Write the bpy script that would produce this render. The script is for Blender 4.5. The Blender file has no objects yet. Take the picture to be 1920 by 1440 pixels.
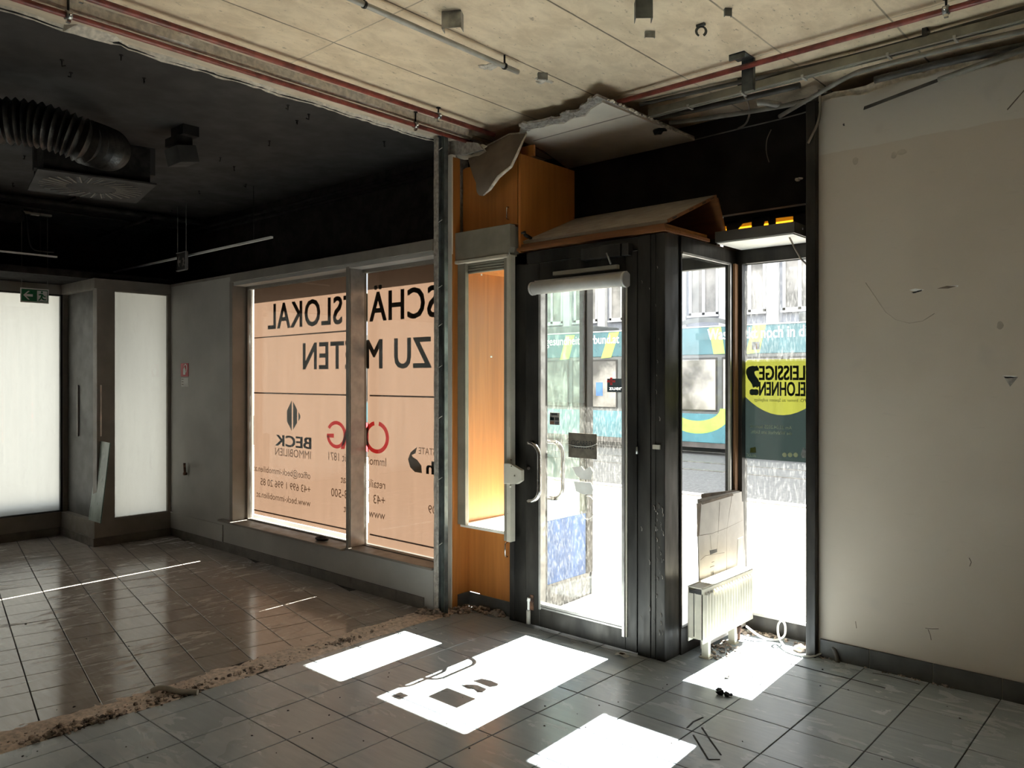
import bpy, math, random
from mathutils import Vector, Matrix

sc = bpy.context.scene
COL = sc.collection
R = random.Random(7)

# ------------------------------------------------------------------ camera
FPX, YAW, HORIZON, EYE = 1475.0, math.radians(41.8), 709.0, 1.5
cam_d = bpy.data.cameras.new('camera')
cam_d.sensor_fit = 'HORIZONTAL'
cam_d.sensor_width = 36.0
cam_d.lens = FPX / 1920 * 36
cam_d.shift_y = (HORIZON - 720) / 1920
cam_d.clip_end = 300
cam = bpy.data.objects.new('camera', cam_d)
cam.location = (0, 0, EYE)
cam.rotation_euler = (math.pi / 2, 0, YAW)
COL.objects.link(cam)
sc.camera = cam

# ------------------------------------------------------------------ light
SKY = 2.1
SUN = 45.0
w = bpy.data.worlds.new('sky')
sc.world = w
w.use_nodes = True
wb = w.node_tree.nodes['Background']
wb.inputs[0].default_value = (1.0, 0.985, 0.96, 1)
wb.inputs[1].default_value = SKY
sun_d = bpy.data.lights.new('sun_offscreen', 'SUN')
sun_d.energy = SUN
sun_d.angle = math.radians(0.53)
sun_d.color = (1.0, 0.93, 0.82)
sun = bpy.data.objects.new('sun_offscreen', sun_d)
sun.rotation_euler = Vector((0.051, -0.992, -1.0)).to_track_quat('-Z', 'Y').to_euler()
sun.location = (0, 12, 14)
COL.objects.link(sun)
vs = sc.view_settings
vs.view_transform = 'Standard'
vs.look = 'None'
vs.exposure = 1.3
vs.gamma = 1.0
vs.use_curve_mapping = False
try:
    sc.cycles.max_bounces = 10
    sc.cycles.diffuse_bounces = 7
    sc.cycles.glossy_bounces = 4
    sc.cycles.transparent_max_bounces = 16
    sc.cycles.transmission_bounces = 6
    sc.cycles.caustics_reflective = False
    sc.cycles.caustics_refractive = False
    sc.cycles.sample_clamp_indirect = 8.0
except Exception:
    pass

# ------------------------------------------------------------------ measuring helpers (sight line -> point on a known plane)
_fw = Vector((-math.sin(YAW), math.cos(YAW), 0))
_rt = Vector((math.cos(YAW), math.sin(YAW), 0))
def _ray(x, y):
    return _fw * FPX + _rt * (x - 960) + Vector((0, 0, HORIZON - y))
def PY(x, y, Y):
    d = _ray(x, y); return Vector((0, 0, EYE)) + d * (Y / d.y)
def PX(x, y, X):
    d = _ray(x, y); return Vector((0, 0, EYE)) + d * (X / d.x)
def PZ(x, y, Z):
    d = _ray(x, y); return Vector((0, 0, EYE)) + d * ((Z - EYE) / d.z)

# ------------------------------------------------------------------ materials
MATS = {}
class NT:
    def __init__(s, name):
        s.m = bpy.data.materials.new(name); s.m.use_nodes = True
        s.t = s.m.node_tree; s.t.nodes.clear()
        s.out = s.t.nodes.new('ShaderNodeOutputMaterial')
        MATS[name] = s.m
    def n(s, typ, **k):
        nd = s.t.nodes.new('ShaderNode' + typ)
        for a, b in k.items(): setattr(nd, a, b)
        return nd
    def link(s, a, b): s.t.links.new(a, b)
    def val(s, sock, v):
        if isinstance(v, bpy.types.NodeSocket): s.link(v, sock)
        elif v is not None:
            if hasattr(sock.default_value, '__len__') and not isinstance(v, (int, float)):
                v = tuple(v) + (1,) if len(sock.default_value) == 4 and len(v) == 3 else v
            sock.default_value = v
    def math(s, op, a, b=None, c=None, clamp=False):
        nd = s.n('Math', operation=op, use_clamp=clamp)
        s.val(nd.inputs[0], a)
        if b is not None: s.val(nd.inputs[1], b)
        if c is not None: s.val(nd.inputs[2], c)
        return nd.outputs[0]
    def ramp(s, v, a, b, lo=0.0, hi=1.0, smooth=True):
        nd = s.n('MapRange', interpolation_type='SMOOTHSTEP' if smooth else 'LINEAR')
        s.val(nd.inputs[0], v); s.val(nd.inputs[1], a); s.val(nd.inputs[2], b)
        s.val(nd.inputs[3], lo); s.val(nd.inputs[4], hi)
        return nd.outputs[0]
    def mix(s, f, a, b):
        nd = s.n('Mix', data_type='RGBA')
        s.val(nd.inputs[0], f); s.val(nd.inputs[6], a); s.val(nd.inputs[7], b)
        return nd.outputs[2]
    def coord(s, kind='Position', scale=(1, 1, 1), rot=(0, 0, 0), loc=(0, 0, 0)):
        if kind == 'Position': v = s.n('NewGeometry').outputs['Position']
        else: v = s.n('TexCoord').outputs[kind]
        mp = s.n('Mapping')
        s.link(v, mp.inputs[0])
        mp.inputs[1].default_value = loc; mp.inputs[2].default_value = rot; mp.inputs[3].default_value = scale
        return mp.outputs[0]
    def noise(s, vec, scale, detail=4, rough=.55, dist=0.0):
        nd = s.n('TexNoise')
        s.link(vec, nd.inputs['Vector']); nd.inputs['Scale'].default_value = scale
        nd.inputs['Detail'].default_value = detail; nd.inputs['Roughness'].default_value = rough
        nd.inputs['Distortion'].default_value = dist
        return nd.outputs[0]
    def xyz(s, vec=None):
        sp = s.n('SeparateXYZ')
        s.link(vec if vec is not None else s.n('NewGeometry').outputs['Position'], sp.inputs[0])
        return sp.outputs
    def bsdf(s, color, rough=.6, metal=0.0, bump=None, bump_s=.2, bump_d=.01, spec=.5, emit=None, emit_s=0, trans=None):
        p = s.n('BsdfPrincipled')
        s.val(p.inputs['Base Color'], color); s.val(p.inputs['Roughness'], rough); s.val(p.inputs['Metallic'], metal)
        p.inputs['Specular IOR Level'].default_value = spec
        if emit is not None:
            s.val(p.inputs['Emission Color'], emit); p.inputs['Emission Strength'].default_value = emit_s
        if bump is not None:
            b = s.n('Bump'); b.inputs['Strength'].default_value = bump_s; b.inputs['Distance'].default_value = bump_d
            s.link(bump, b.inputs['Height']); s.link(b.outputs[0], p.inputs['Normal'])
        return p.outputs[0]
    def done(s, shader):
        s.link(shader, s.out.inputs[0]); return s.m

def pmat(name, c, var=.12, scale=6, rough=.6, metal=0.0, bump=.12, stretch=(1, 1, 1), spec=.5, kind='Position', rv=.1, detail=5):
    t = NT(name)
    v = t.coord(kind, stretch)
    nz = t.noise(v, scale, detail)
    d = tuple(max(0, x * (1 - var * 2.2)) for x in c); l = tuple(min(1, x * (1 + var * 1.6)) for x in c)
    col = t.mix(t.ramp(nz, .3, .7), d, l)
    rg = t.ramp(t.noise(v, scale * 2.3, 3), .3, .7, max(.03, rough - rv), min(1, rough + rv))
    return t.done(t.bsdf(col, rg, metal, nz if bump else None, bump, .01, spec))

def wood(name, c, dark, axis='z', rough=.38):
    t = NT(name)
    st = {'z': (14, 14, .7), 'x': (.7, 14, 14), 'y': (14, .7, 14)}[axis]
    v = t.coord('Position', st)
    a = t.noise(v, 1.4, 6, .6, .6)
    b = t.noise(t.coord('Position', tuple(x * 5 for x in st)), 1.7, 3)
    f = t.math('ADD', t.math('MULTIPLY', t.ramp(a, .3, .72), .72), t.math('MULTIPLY', b, .35), clamp=True)
    return t.done(t.bsdf(t.mix(f, dark, c), t.ramp(b, .2, .8, rough - .06, rough + .12), 0, b, .04, .003))

# concrete ceiling with panel seams and grain
t = NT('concrete')
pos = t.coord()
X, Y, Z = t.xyz(pos)
g1 = t.noise(t.coord('Position', (3.5, 2.0, 1)), 2.6, 9, .66, .4)
g2 = t.noise(pos, 1.1, 4)
g3 = t.noise(t.coord('Position', (20, 9, 1)), 1.6, 6, .7)
col = t.mix(t.ramp(g1, .32, .68), (.72, .575, .40), (.90, .745, .54))
col = t.mix(t.ramp(g2, .42, .72, 0, .3), col, (.56, .47, .345))
col = t.mix(t.ramp(g3, .60, .70, 0, .75), col, (.34, .26, .175))
g4 = t.noise(t.coord('Position', (60, 22, 1)), 1.2, 4, .6)
col = t.mix(t.ramp(g4, .66, .74, 0, .8), col, (.20, .15, .10))
def seam(v, off, pitch, wd):
    fr = t.math('ABSOLUTE', t.math('SUBTRACT', t.math('FRACT', t.math('DIVIDE', t.math('SUBTRACT', v, off), pitch)), .5))
    return t.ramp(fr, .5 - wd / pitch, .5 - wd * .4 / pitch, 0, 1)
wob = t.math('MULTIPLY', t.math('SUBTRACT', g1, .5), .012)
s1 = seam(t.math('ADD', X, wob), -2.87 + .25, .513, .006)
s2 = seam(t.math('ADD', Y, wob), 2.98 + .75, 1.5, .005)
se = t.math('MULTIPLY', t.math('MAXIMUM', s1, t.math('MULTIPLY', s2, .6)), t.ramp(g2, .3, .55, .25, .85))
col = t.mix(se, col, (.10, .075, .05))
# lighter patched plaster strip where the partition met the slab
pl = t.math('MULTIPLY', t.ramp(X, -3.50, -3.53), t.ramp(X, -3.65, -3.60))
col = t.mix(t.math('MULTIPLY', pl, t.ramp(g1, .4, .6, .2, .8)), col, (.74, .67, .56))
hb = t.math('SUBTRACT', t.math('ADD', g1, g3), t.math('MULTIPLY', se, 1.5))
t.done(t.bsdf(col, .85, 0, hb, .35, .006))

# grey tiles by the door
def tile_mat(name, a, b, dust, swirl_s, rmin, rmax, rot):
    t = NT(name)
    v = t.coord('Position', (1, 1, 1), (0, 0, rot))
    big = t.noise(v, 1.3, 3)
    grain = t.noise(t.coord('Position', (2, 14, 1), (0, 0, rot)), 3, 5)
    sw = t.noise(t.coord('Position', swirl_s, (0, 0, rot)), 2.4, 8, .62, 1.6)
    sp = t.noise(v, 26, 3)
    rnd = t.n('ObjectInfo').outputs['Random']
    col = t.mix(t.ramp(grain, .3, .7), a, b)
    col = t.mix(t.math('MULTIPLY', rnd, .22), col, tuple(x * .82 for x in a))
    d = t.math('MULTIPLY', t.ramp(sw, .49, .70), t.ramp(big, .38, .62, .10, 1))
    col = t.mix(t.math('MULTIPLY', d, .55), col, dust)
    col = t.mix(t.ramp(sp, .72, .80, 0, .5), col, tuple(x * .45 for x in a))
    rg = t.math('ADD', t.ramp(d, 0, 1, rmin, rmax), t.ramp(big, .3, .7, 0, .10))
    t.done(t.bsdf(col, rg, 0, t.math('ADD', sw, t.math('MULTIPLY', grain, .3)), .06, .004, .5))
tile_mat('grey_tile', (.39, .44, .485), (.44, .49, .535), (.66, .67, .68), (1.2, 3.2, 1), .20, .50, .25)
tile_mat('brown_tile', (.34, .30, .275), (.41, .365, .335), (.66, .63, .60), (4.5, 1.4, 1), .10, .55, .30)
pmat('grout', (.032, .029, .026), .2, 20, .9)
pmat('skirting', (.085, .085, .078), .12, 8, .45)
pmat('skirting_brown', (.135, .118, .100), .12, 8, .5)
pmat('screed', (.74, .63, .555), .12, 38, .95, bump=.8, detail=7)
pmat('rubble', (.42, .345, .29), .40, 30, .95, bump=.5)
pmat('plaster_crumb', (.68, .62, .53), .10, 40, .95, bump=.5)
pmat('plaster_grey', (.36, .33, .295), .14, 45, .95, bump=.6)
pmat('white_paint', (.66, .64, .60), .06, 4, .7)
pmat('gypsum_face', (.80, .74, .64), .06, 3, .8)
pmat('strip_plaster', (.66, .56, .43), .07, 5, .9, bump=.25, stretch=(3, 1, 1))
pmat('paper_brown', (.13, .10, .075), .14, 5, .8)
pmat('black_paint', (.026, .0235, .022), .15, 3, .75, bump=.1)
pmat('black_ceiling', (.026, .0235, .022), .1, 2.5, .8, bump=.08)
pmat('black_matt', (.026, .0235, .022), .2, 12, .9, spec=.1)
pmat('black_line', (.026, .0235, .022), .2, 12, .8, spec=.2)
pmat('brown_black', (.026, .0235, .022), .2, 3, .9, spec=.1)
pmat('duct_black', (.020, .0175, .016), .35, 25, .38, metal=.3, bump=.2, spec=.5)
pmat('grey_frame', (.225, .20, .17), .06, 5, .5)
pmat('grey_panel', (.42, .405, .38), .05, 2, .6)
pmat('dark_panel', (.10, .095, .085), .1, 3, .5)
pmat('dark_metal', (.030, .0275, .024), .3, 9, .42, metal=.35, stretch=(1, 1, .25), bump=.05)
pmat('alu_profile', (.42, .41, .39), .08, 12, .38, metal=.75, bump=.02)
pmat('shutter_grey', (.235, .215, .170), .06, 8, .55)
pmat('shutter_light', (.47, .44, .37), .05, 8, .5)
pmat('steel', (.60, .58, .56), .06, 20, .18, metal=1.0, bump=0)
pmat('galvanised', (.34, .35, .34), .15, 18, .42, metal=.85, bump=.05)
pmat('stud_steel', (.13, .145, .14), .2, 10, .5, metal=.5)
pmat('pipe_red', (.235, .055, .042), .22, 14, .42)
pmat('tube_grey', (.50, .48, .43), .08, 10, .5)
pmat('trunking', (.26, .24, .18), .12, 9, .5)
pmat('conduit', (.22, .205, .175), .15, 10, .55)
pmat('conduit_dark', (.075, .068, .058), .2, 10, .6)
pmat('cable_white', (.62, .60, .54), .08, 12, .5)
pmat('cable_brown', (.22, .18, .14), .1, 12, .6)
pmat('radiator_paint', (.66, .62, .50), .06, 7, .38, bump=.03)
pmat('cardboard', (.62, .58, .54), .05, 7, .75)
pmat('cardboard_edge', (.20, .155, .12), .15, 12, .85)
pmat('ink', (.03, .03, .03), .1, 10, .6)
pmat('rust', (.15, .075, .045), .4, 20, .8)
pmat('debris_dark', (.022, .018, .016), .4, 30, .8)
pmat('paper', (.72, .71, .68), .05, 10, .8)
pmat('red_sign', (.50, .020, .035), .05, 8, .4)
pmat('white_print', (.82, .82, .80), .03, 8, .5)
pmat('green_sign', (.004, .15, .06), .05, 8, .35)
pmat('white_shelf', (.70, .68, .62), .05, 6, .5)
pmat('blue_panel', (.070, .185, .50), .1, 9, .5)
pmat('stone_grey', (.36, .34, .31), .25, 22, .8)
pmat('asphalt', (.11, .11, .113), .14, 20, .9)
pmat('paving', (.24, .225, .205), .12, 1.1, 1.0, spec=.02)
pmat('rail_steel', (.22, .21, .20), .2, 14, .4, metal=.8)
pmat('kerb', (.27, .26, .245), .12, 9, .95, spec=.05)
pmat('tram_teal', (.06, .21, .26), .08, 3, .35)
pmat('tram_petrol', (.045, .135, .165), .08, 3, .35)
pmat('tram_grey', (.10, .11, .115), .12, 4, .4)
pmat('tram_window', (.26, .25, .235), .35, 1.4, .12)
pmat('lime', (.36, .66, .10), .05, 4, .45)
pmat('facade_blue', (.235, .25, .295), .06, 5, .85)
pmat('facade_white', (.50, .50, .51), .04, 5, .8)
pmat('house_pane', (.21, .20, .19), .3, 1.1, .10)
pmat('roof_dark', (.10, .09, .085), .15, 5, .8)
pmat('sign_brown', (.12, .103, .08), .15, 22, .5)
pmat('sticker', (.10, .105, .115), .2, 22, .5)
pmat('blind_fabric', (.56, .545, .52), .04, 12, .6)
pmat('scuff_grey', (.46, .40, .32), .1, 9, .8)
pmat('glass_edge', (.10, .20, .165), .1, 8, .2)
wood('wood_orange', (.50, .19, .042), (.35, .12, .024))
wood('wood_board', (.25, .10, .034), (.14, .052, .017), 'x')
wood('batten', (.30, .15, .06), (.17, .08, .03), 'z', .6)
pmat('laminate_grey', (.30, .255, .20), .07, 6, .55)

# painted right wall: beige below, paler skim coat above an uneven edge
t = NT('wall_beige')
pos = t.coord()
X, Y, Z = t.xyz(pos)
n1 = t.noise(pos, 1.2, 4); n2 = t.noise(pos, 9, 5); n3 = t.noise(t.coord('Position', (3, 3, 16)), 2.5, 4)
col = t.mix(t.ramp(n1, .35, .65), (.53, .462, .375), (.585, .515, .425))
edge = t.math('ADD', 2.705, t.math('MULTIPLY', t.math('SUBTRACT', n2, .5), .03))
col = t.mix(t.ramp(Z, t.math('SUBTRACT', edge, .006), edge), col, (.62, .575, .50))
col = t.mix(t.ramp(n3, .64, .70, 0, .15), col, (.42, .37, .30))
col = t.mix(t.ramp(t.noise(pos, 4.5, 2), .66, .80, 0, .3), col, (.44, .40, .35))
t.done(t.bsdf(col, .75, 0, n2, .08, .004))

def sheet(name, trans, refl, tf=.8, rough=.6, streak=0.0):
    """printed translucent sheet: light comes through it diffusely"""
    t = NT(name)
    v = t.coord('Position', (1, 1, 1))
    nz = t.noise(t.coord('Position', (14, 14, 1.2)), 1.5, 4)
    f = t.ramp(nz, .25, .75, 1 - streak, 1)
    a = t.n('BsdfTranslucent'); t.link(t.mix(f, (0, 0, 0), trans), a.inputs[0])
    b = t.n('BsdfDiffuse'); b.inputs[0].default_value = tuple(refl) + (1,)
    m = t.n('MixShader'); m.inputs[0].default_value = 1 - tf
    t.link(a.outputs[0], m.inputs[1]); t.link(b.outputs[0], m.inputs[2])
    return t.done(m.outputs[0])
sheet('banner', (.034, .0212, .0152), (.50, .36, .25), .82, streak=.10)
sheet('banner_ink', (.055, .062, .056), (.03, .034, .032), .8)
sheet('banner_grey', (.17, .13, .095), (.10, .08, .065), .8)
sheet('banner_red', (.72, .045, .055), (.35, .02, .03), .85)
sheet('banner_blue', (.055, .085, .10), (.03, .045, .055), .8)
sheet('poster_lime', (.036, .037, .006), (.45, .46, .07), .8, streak=.2)
sheet('poster_green', (.0041, .006, .0057), (.05, .075, .07), .5)
sheet('poster_cream', (.30, .29, .16), (.75, .73, .42), .3)
sheet('foil_white', (.265, .268, .268), (.75, .74, .71), .8, streak=.06)
sheet('orange_letter', (.16, .058, .002), (.8, .4, .05), .9)

def glass(name, tint=(.93, .96, .95), dirt=.10, dscale=9, rough=0.0, dcol=(.72, .74, .72), stretch=(3, 3, 1)):
    """thin window pane: clear, a fresnel reflection, dusty smears"""
    t = NT(name)
    tr = t.n('BsdfTransparent'); tr.inputs[0].default_value = tuple(tint) + (1,)
    gl = t.n('BsdfGlossy'); gl.inputs['Roughness'].default_value = rough
    lw = t.n('LayerWeight'); lw.inputs[0].default_value = .5
    fr = t.math('ADD', .025, t.math('MULTIPLY', t.math('POWER', lw.outputs['Facing'], 5.0), .6))
    m1 = t.n('MixShader'); t.link(fr, m1.inputs[0]); t.link(tr.outputs[0], m1.inputs[1]); t.link(gl.outputs[0], m1.inputs[2])
    df = t.n('BsdfTranslucent'); df.inputs[0].default_value = tuple(dcol) + (1,)
    v = t.coord('Position', stretch)
    d1 = t.noise(v, dscale, 9, .72, .5)
    f = t.math('ADD', t.ramp(d1, .48, .78, 0, dirt * 2.2), dirt * .15, clamp=True)
    m2 = t.n('MixShader'); t.link(f, m2.inputs[0]); t.link(m1.outputs[0], m2.inputs[1]); t.link(df.outputs[0], m2.inputs[2])
    return t.done(m2.outputs[0])
glass('glass_clear', dirt=.02)
glass('glass_door', (.93, .95, .94), .030, 20, stretch=(5, 5, 1.2))
glass('glass_side', (.90, .93, .95), .022, 18, stretch=(5, 5, 1.2))
glass('glass_case', (.80, .90, .85), .06, 18, stretch=(5, 5, 1.2))
pmat('dusty_glass', (.36, .42, .38), .12, 9, .35, stretch=(1, 1, .4))

# ------------------------------------------------------------------ mesh builder
class MB:
    def __init__(s): s.v = []; s.f = []; s.sm = []
    def add(s, vs, fs, smooth=False):
        o = len(s.v); s.v += [tuple(p) for p in vs]
        for f in fs: s.f.append([o + i for i in f]); s.sm.append(smooth)
        return s
    def box(s, x0, x1, y0, y1, z0, z1):
        if x0 > x1: x0, x1 = x1, x0
        if y0 > y1: y0, y1 = y1, y0
        if z0 > z1: z0, z1 = z1, z0
        return s.add([(x0, y0, z0), (x1, y0, z0), (x1, y1, z0), (x0, y1, z0), (x0, y0, z1), (x1, y0, z1), (x1, y1, z1), (x0, y1, z1)],
                     [(3, 2, 1, 0), (4, 5, 6, 7), (0, 1, 5, 4), (1, 2, 6, 5), (2, 3, 7, 6), (3, 0, 4, 7)])
    def obox(s, c, ux, uy, uz):
        """box from a centre and three half-axis vectors"""
        c = Vector(c); ux, uy, uz = Vector(ux), Vector(uy), Vector(uz)
        if ux.cross(uy).dot(uz) < 0: ux = -ux
        vs = [c + a * ux + b * uy + d * uz for d in (-1, 1) for (a, b) in ((-1, -1), (1, -1), (1, 1), (-1, 1))]
        return s.add(vs, [(3, 2, 1, 0), (4, 5, 6, 7), (0, 1, 5, 4), (1, 2, 6, 5), (2, 3, 7, 6), (3, 0, 4, 7)])
    def poly(s, pts): return s.add(pts, [tuple(range(len(pts)))])
    def prism(s, pts, ext):
        """polygon (3D points, any order of turn) swept along ext"""
        pts = [Vector(p) for p in pts]; ext = Vector(ext); n = len(pts)
        nrm = Vector((0, 0, 0))
        for i in range(n): nrm += (pts[i] - pts[0]).cross(pts[(i + 1) % n] - pts[0])
        if nrm.dot(ext) > 0: pts.reverse()
        vs = pts + [p + ext for p in pts]
        fs = [tuple(range(n)), tuple(range(2 * n - 1, n - 1, -1))]
        fs += [((i + 1) % n, i, n + i, n + (i + 1) % n) for i in range(n)]
        return s.add(vs, fs)
    def tube(s, pts, r, seg=8, caps=True, smooth=True):
        pts = [Vector(p) for p in pts]; n = len(pts)
        rr = r if isinstance(r, (list, tuple)) else [r] * n
        tang = [(pts[min(i + 1, n - 1)] - pts[max(i - 1, 0)]).normalized() for i in range(n)]
        up = Vector((0, 0, 1)) if abs(tang[0].z) < .9 else Vector((1, 0, 0))
        a = tang[0].cross(up).normalized()
        vs = []
        for i in range(n):
            tg = tang[i]
            a = (a - tg * a.dot(tg))
            a = a.normalized() if a.length > 1e-6 else tg.orthogonal().normalized()
            b = tg.cross(a)
            for k in range(seg):
                th = 2 * math.pi * k / seg
                vs.append(pts[i] + (a * math.cos(th) + b * math.sin(th)) * rr[i])
        fs = [(i * seg + k, i * seg + (k + 1) % seg, (i + 1) * seg + (k + 1) % seg, (i + 1) * seg + k) for i in range(n - 1) for k in range(seg)]
        s.add(vs, fs, smooth)
        if caps:
            o = len(s.v) - len(vs)
            s.f.append([o + k for k in range(seg - 1, -1, -1)]); s.sm.append(False)
            s.f.append([o + (n - 1) * seg + k for k in range(seg)]); s.sm.append(False)
        return s
    def rock(s, c, r, rnd, flat=.7):
        ph = (1 + 5 ** .5) / 2
        vs = [(-1, ph, 0), (1, ph, 0), (-1, -ph, 0), (1, -ph, 0), (0, -1, ph), (0, 1, ph), (0, -1, -ph), (0, 1, -ph), (ph, 0, -1), (ph, 0, 1), (-ph, 0, -1), (-ph, 0, 1)]
        fs = [(0, 11, 5), (0, 5, 1), (0, 1, 7), (0, 7, 10), (0, 10, 11), (1, 5, 9), (5, 11, 4), (11, 10, 2), (10, 7, 6), (7, 1, 8), (3, 9, 4), (3, 4, 2), (3, 2, 6), (3, 6, 8), (3, 8, 9), (4, 9, 5), (2, 4, 11), (6, 2, 10), (8, 6, 7), (9, 8, 1)]
        an = rnd.random() * 6.28; ca, sa = math.cos(an), math.sin(an); st = rnd.uniform(.6, 1.5)
        out = []
        for (x, y, z) in vs:
            k = r / 1.9 * rnd.uniform(.7, 1.25)
            x *= st; out.append((c[0] + (x * ca - y * sa) * k, c[1] + (x * sa + y * ca) * k, c[2] + z * k * flat))
        return s.add(out, fs)
    def text(s, txt, o, ux, uz, h, width=None, bold=0.0, spacing=1.0, italic=0.0):
        """flat lettering: o = lower left corner, h = cap height, squeezed or stretched to width"""
        vs, fs, (x0, x1, hc) = glyphs(txt, 0.0, spacing, italic)
        o = Vector(o); ux = Vector(ux); uz = Vector(uz)
        sy = h / hc; sx = sy if width is None else width / (x1 - x0)
        nrm = ux.cross(uz)
        sh = [(0, 0)] if not bold else [(0, 0), (bold, bold * .5), (-bold, bold * .5), (bold, -bold * .5), (-bold, -bold * .5)]
        for k, (dx, dy) in enumerate(sh):       # heavier weight: the outline thickened by shifted copies
            s.add([o + nrm * (.00005 * k) + ux * ((x - x0 + dx) * sx) + uz * ((y + dy) * sy) for (x, y) in vs], fs)
        return s
    def build(s, name, mat, parent=None, loc=None, bevel=0.0, kind=None, recalc=False):
        me = bpy.data.meshes.new(name)
        if parent is not None: org = wloc(parent)
        elif loc is not None: org = Vector(loc)
        else:
            xs = [p[0] for p in s.v]; ys = [p[1] for p in s.v]; zs = [p[2] for p in s.v]
            org = Vector(((min(xs) + max(xs)) / 2, (min(ys) + max(ys)) / 2, min(zs)))
        me.from_pydata([(p[0] - org.x, p[1] - org.y, p[2] - org.z) for p in s.v], [], s.f)
        me.polygons.foreach_set('use_smooth', s.sm)
        me.materials.append(MATS[mat]); me.update()
        ob = bpy.data.objects.new(name, me); COL.objects.link(ob)
        if parent is not None: ob.parent = parent
        else: ob.location = org
        WL[ob] = org if parent is None else wloc(parent)
        if bevel:
            b = ob.modifiers.new('bevel', 'BEVEL'); b.width = bevel; b.segments = 2; b.limit_method = 'ANGLE'
        if kind: ob['kind'] = kind
        return ob
WL = {}
def wloc(o): return WL[o]
_G = {}
def glyphs(txt, bold, spacing, italic):
    key = (txt, bold, spacing, italic)
    if key in _G: return _G[key]
    def ev(tx, b):
        cu = bpy.data.curves.new('t', 'FONT'); cu.body = tx; cu.offset = b; cu.space_character = spacing; cu.shear = italic
        cu.resolution_u = 3
        ob = bpy.data.objects.new('t', cu); COL.objects.link(ob)
        dg = bpy.context.evaluated_depsgraph_get(); dg.update()
        me = ob.evaluated_get(dg).to_mesh()
        v = [(p.co.x, p.co.y) for p in me.vertices]; f = [tuple(p.vertices) for p in me.polygons]
        ob.evaluated_get(dg).to_mesh_clear()
        bpy.data.objects.remove(ob); bpy.data.curves.remove(cu)
        return v, f
    v, f = ev(txt, bold)
    hv, _ = ev('H', 0)
    r = (v, f, (min(p[0] for p in v), max(p[0] for p in v), max(p[1] for p in hv)))
    _G[key] = r
    return r

def words(name, mat, parent, txt, o, ux, uz, h, width=None, bold=0.0, spacing=1.0):
    """lettering as one part per word"""
    m = MB().text(txt, o, ux, uz, h, width, bold, spacing)
    ux = Vector(ux); o = Vector(o)
    par = list(range(len(m.v)))
    def find(a):
        while par[a] != a: par[a] = par[par[a]]; a = par[a]
        return a
    for f in m.f:
        for b in f[1:]: par[find(b)] = find(f[0])
    comp = {}
    for f in m.f: comp.setdefault(find(f[0]), []).append(f)
    iv = []
    for fs in comp.values():
        xs = [(Vector(m.v[i]) - o).dot(ux) for f in fs for i in f]; iv.append((min(xs), max(xs), fs))
    iv.sort(key=lambda k: k[0])
    nw = txt.count(' ') + 1
    reach = iv[0][1]; gaps = []
    for k in range(1, len(iv)):
        gaps.append((iv[k][0] - reach, k)); reach = max(reach, iv[k][1])
    cuts = sorted(k for g_, k in sorted(gaps, reverse=True)[:nw - 1]) + [len(iv)]
    a = 0
    for c in cuts:
        mm = MB()
        for x0, x1, fs in iv[a:c]:
            for f in fs: mm.add([m.v[i] for i in f], [tuple(range(len(f)))])
        part(name, mm, mat, parent); a = c

def tag(o, label=None, cat=None, group=None, kind=None):
    if label: o['label'] = label
    if cat: o['category'] = cat
    if group: o['group'] = group
    if kind: o['kind'] = kind
    return o
def thing(name, label, cat, loc, group=None):
    o = bpy.data.objects.new(name, None); COL.objects.link(o); o.location = loc
    o.empty_display_size = .05
    WL[o] = Vector(loc)
    return tag(o, label, cat, group)
def part(name, mb, mat, parent, bevel=0.0, label=None, kind=None):
    o = mb.build(name, mat, parent, bevel=bevel)
    if label: o['label'] = label
    if kind: o['kind'] = kind
    return o
def struct(name, mb, mat, label=None, bevel=0.0):
    o = mb.build(name, mat, bevel=bevel); o['kind'] = 'structure'
    if label: o['label'] = label
    return o
def solo(name, mb, mat, label, cat, group=None, bevel=0.0):
    return tag(mb.build(name, mat, bevel=bevel), label, cat, group)
def box(*a): return MB().box(*a)
def sheetY(m, x0, x1, Y, z0, z1): return m.add([(x0, Y, z0), (x1, Y, z0), (x1, Y, z1), (x0, Y, z1)], [(0, 1, 2, 3)])
def sheetX(m, X, y0, y1, z0, z1): return m.add([(X, y0, z0), (X, y1, z0), (X, y1, z1), (X, y0, z1)], [(0, 1, 2, 3)])

# =================================================================== THE SETTING
CEIL, CEILB = 3.10, 3.03          # concrete slab, black plaster ceiling of the other room
YW, YB, YR, YF = 3.43, 4.47, 4.27, 3.635   # window wall, shopfront glass, right wall, door front
XL1, XL2 = -7.43, -8.24           # left window walls
YSTEP = 2.74

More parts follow.
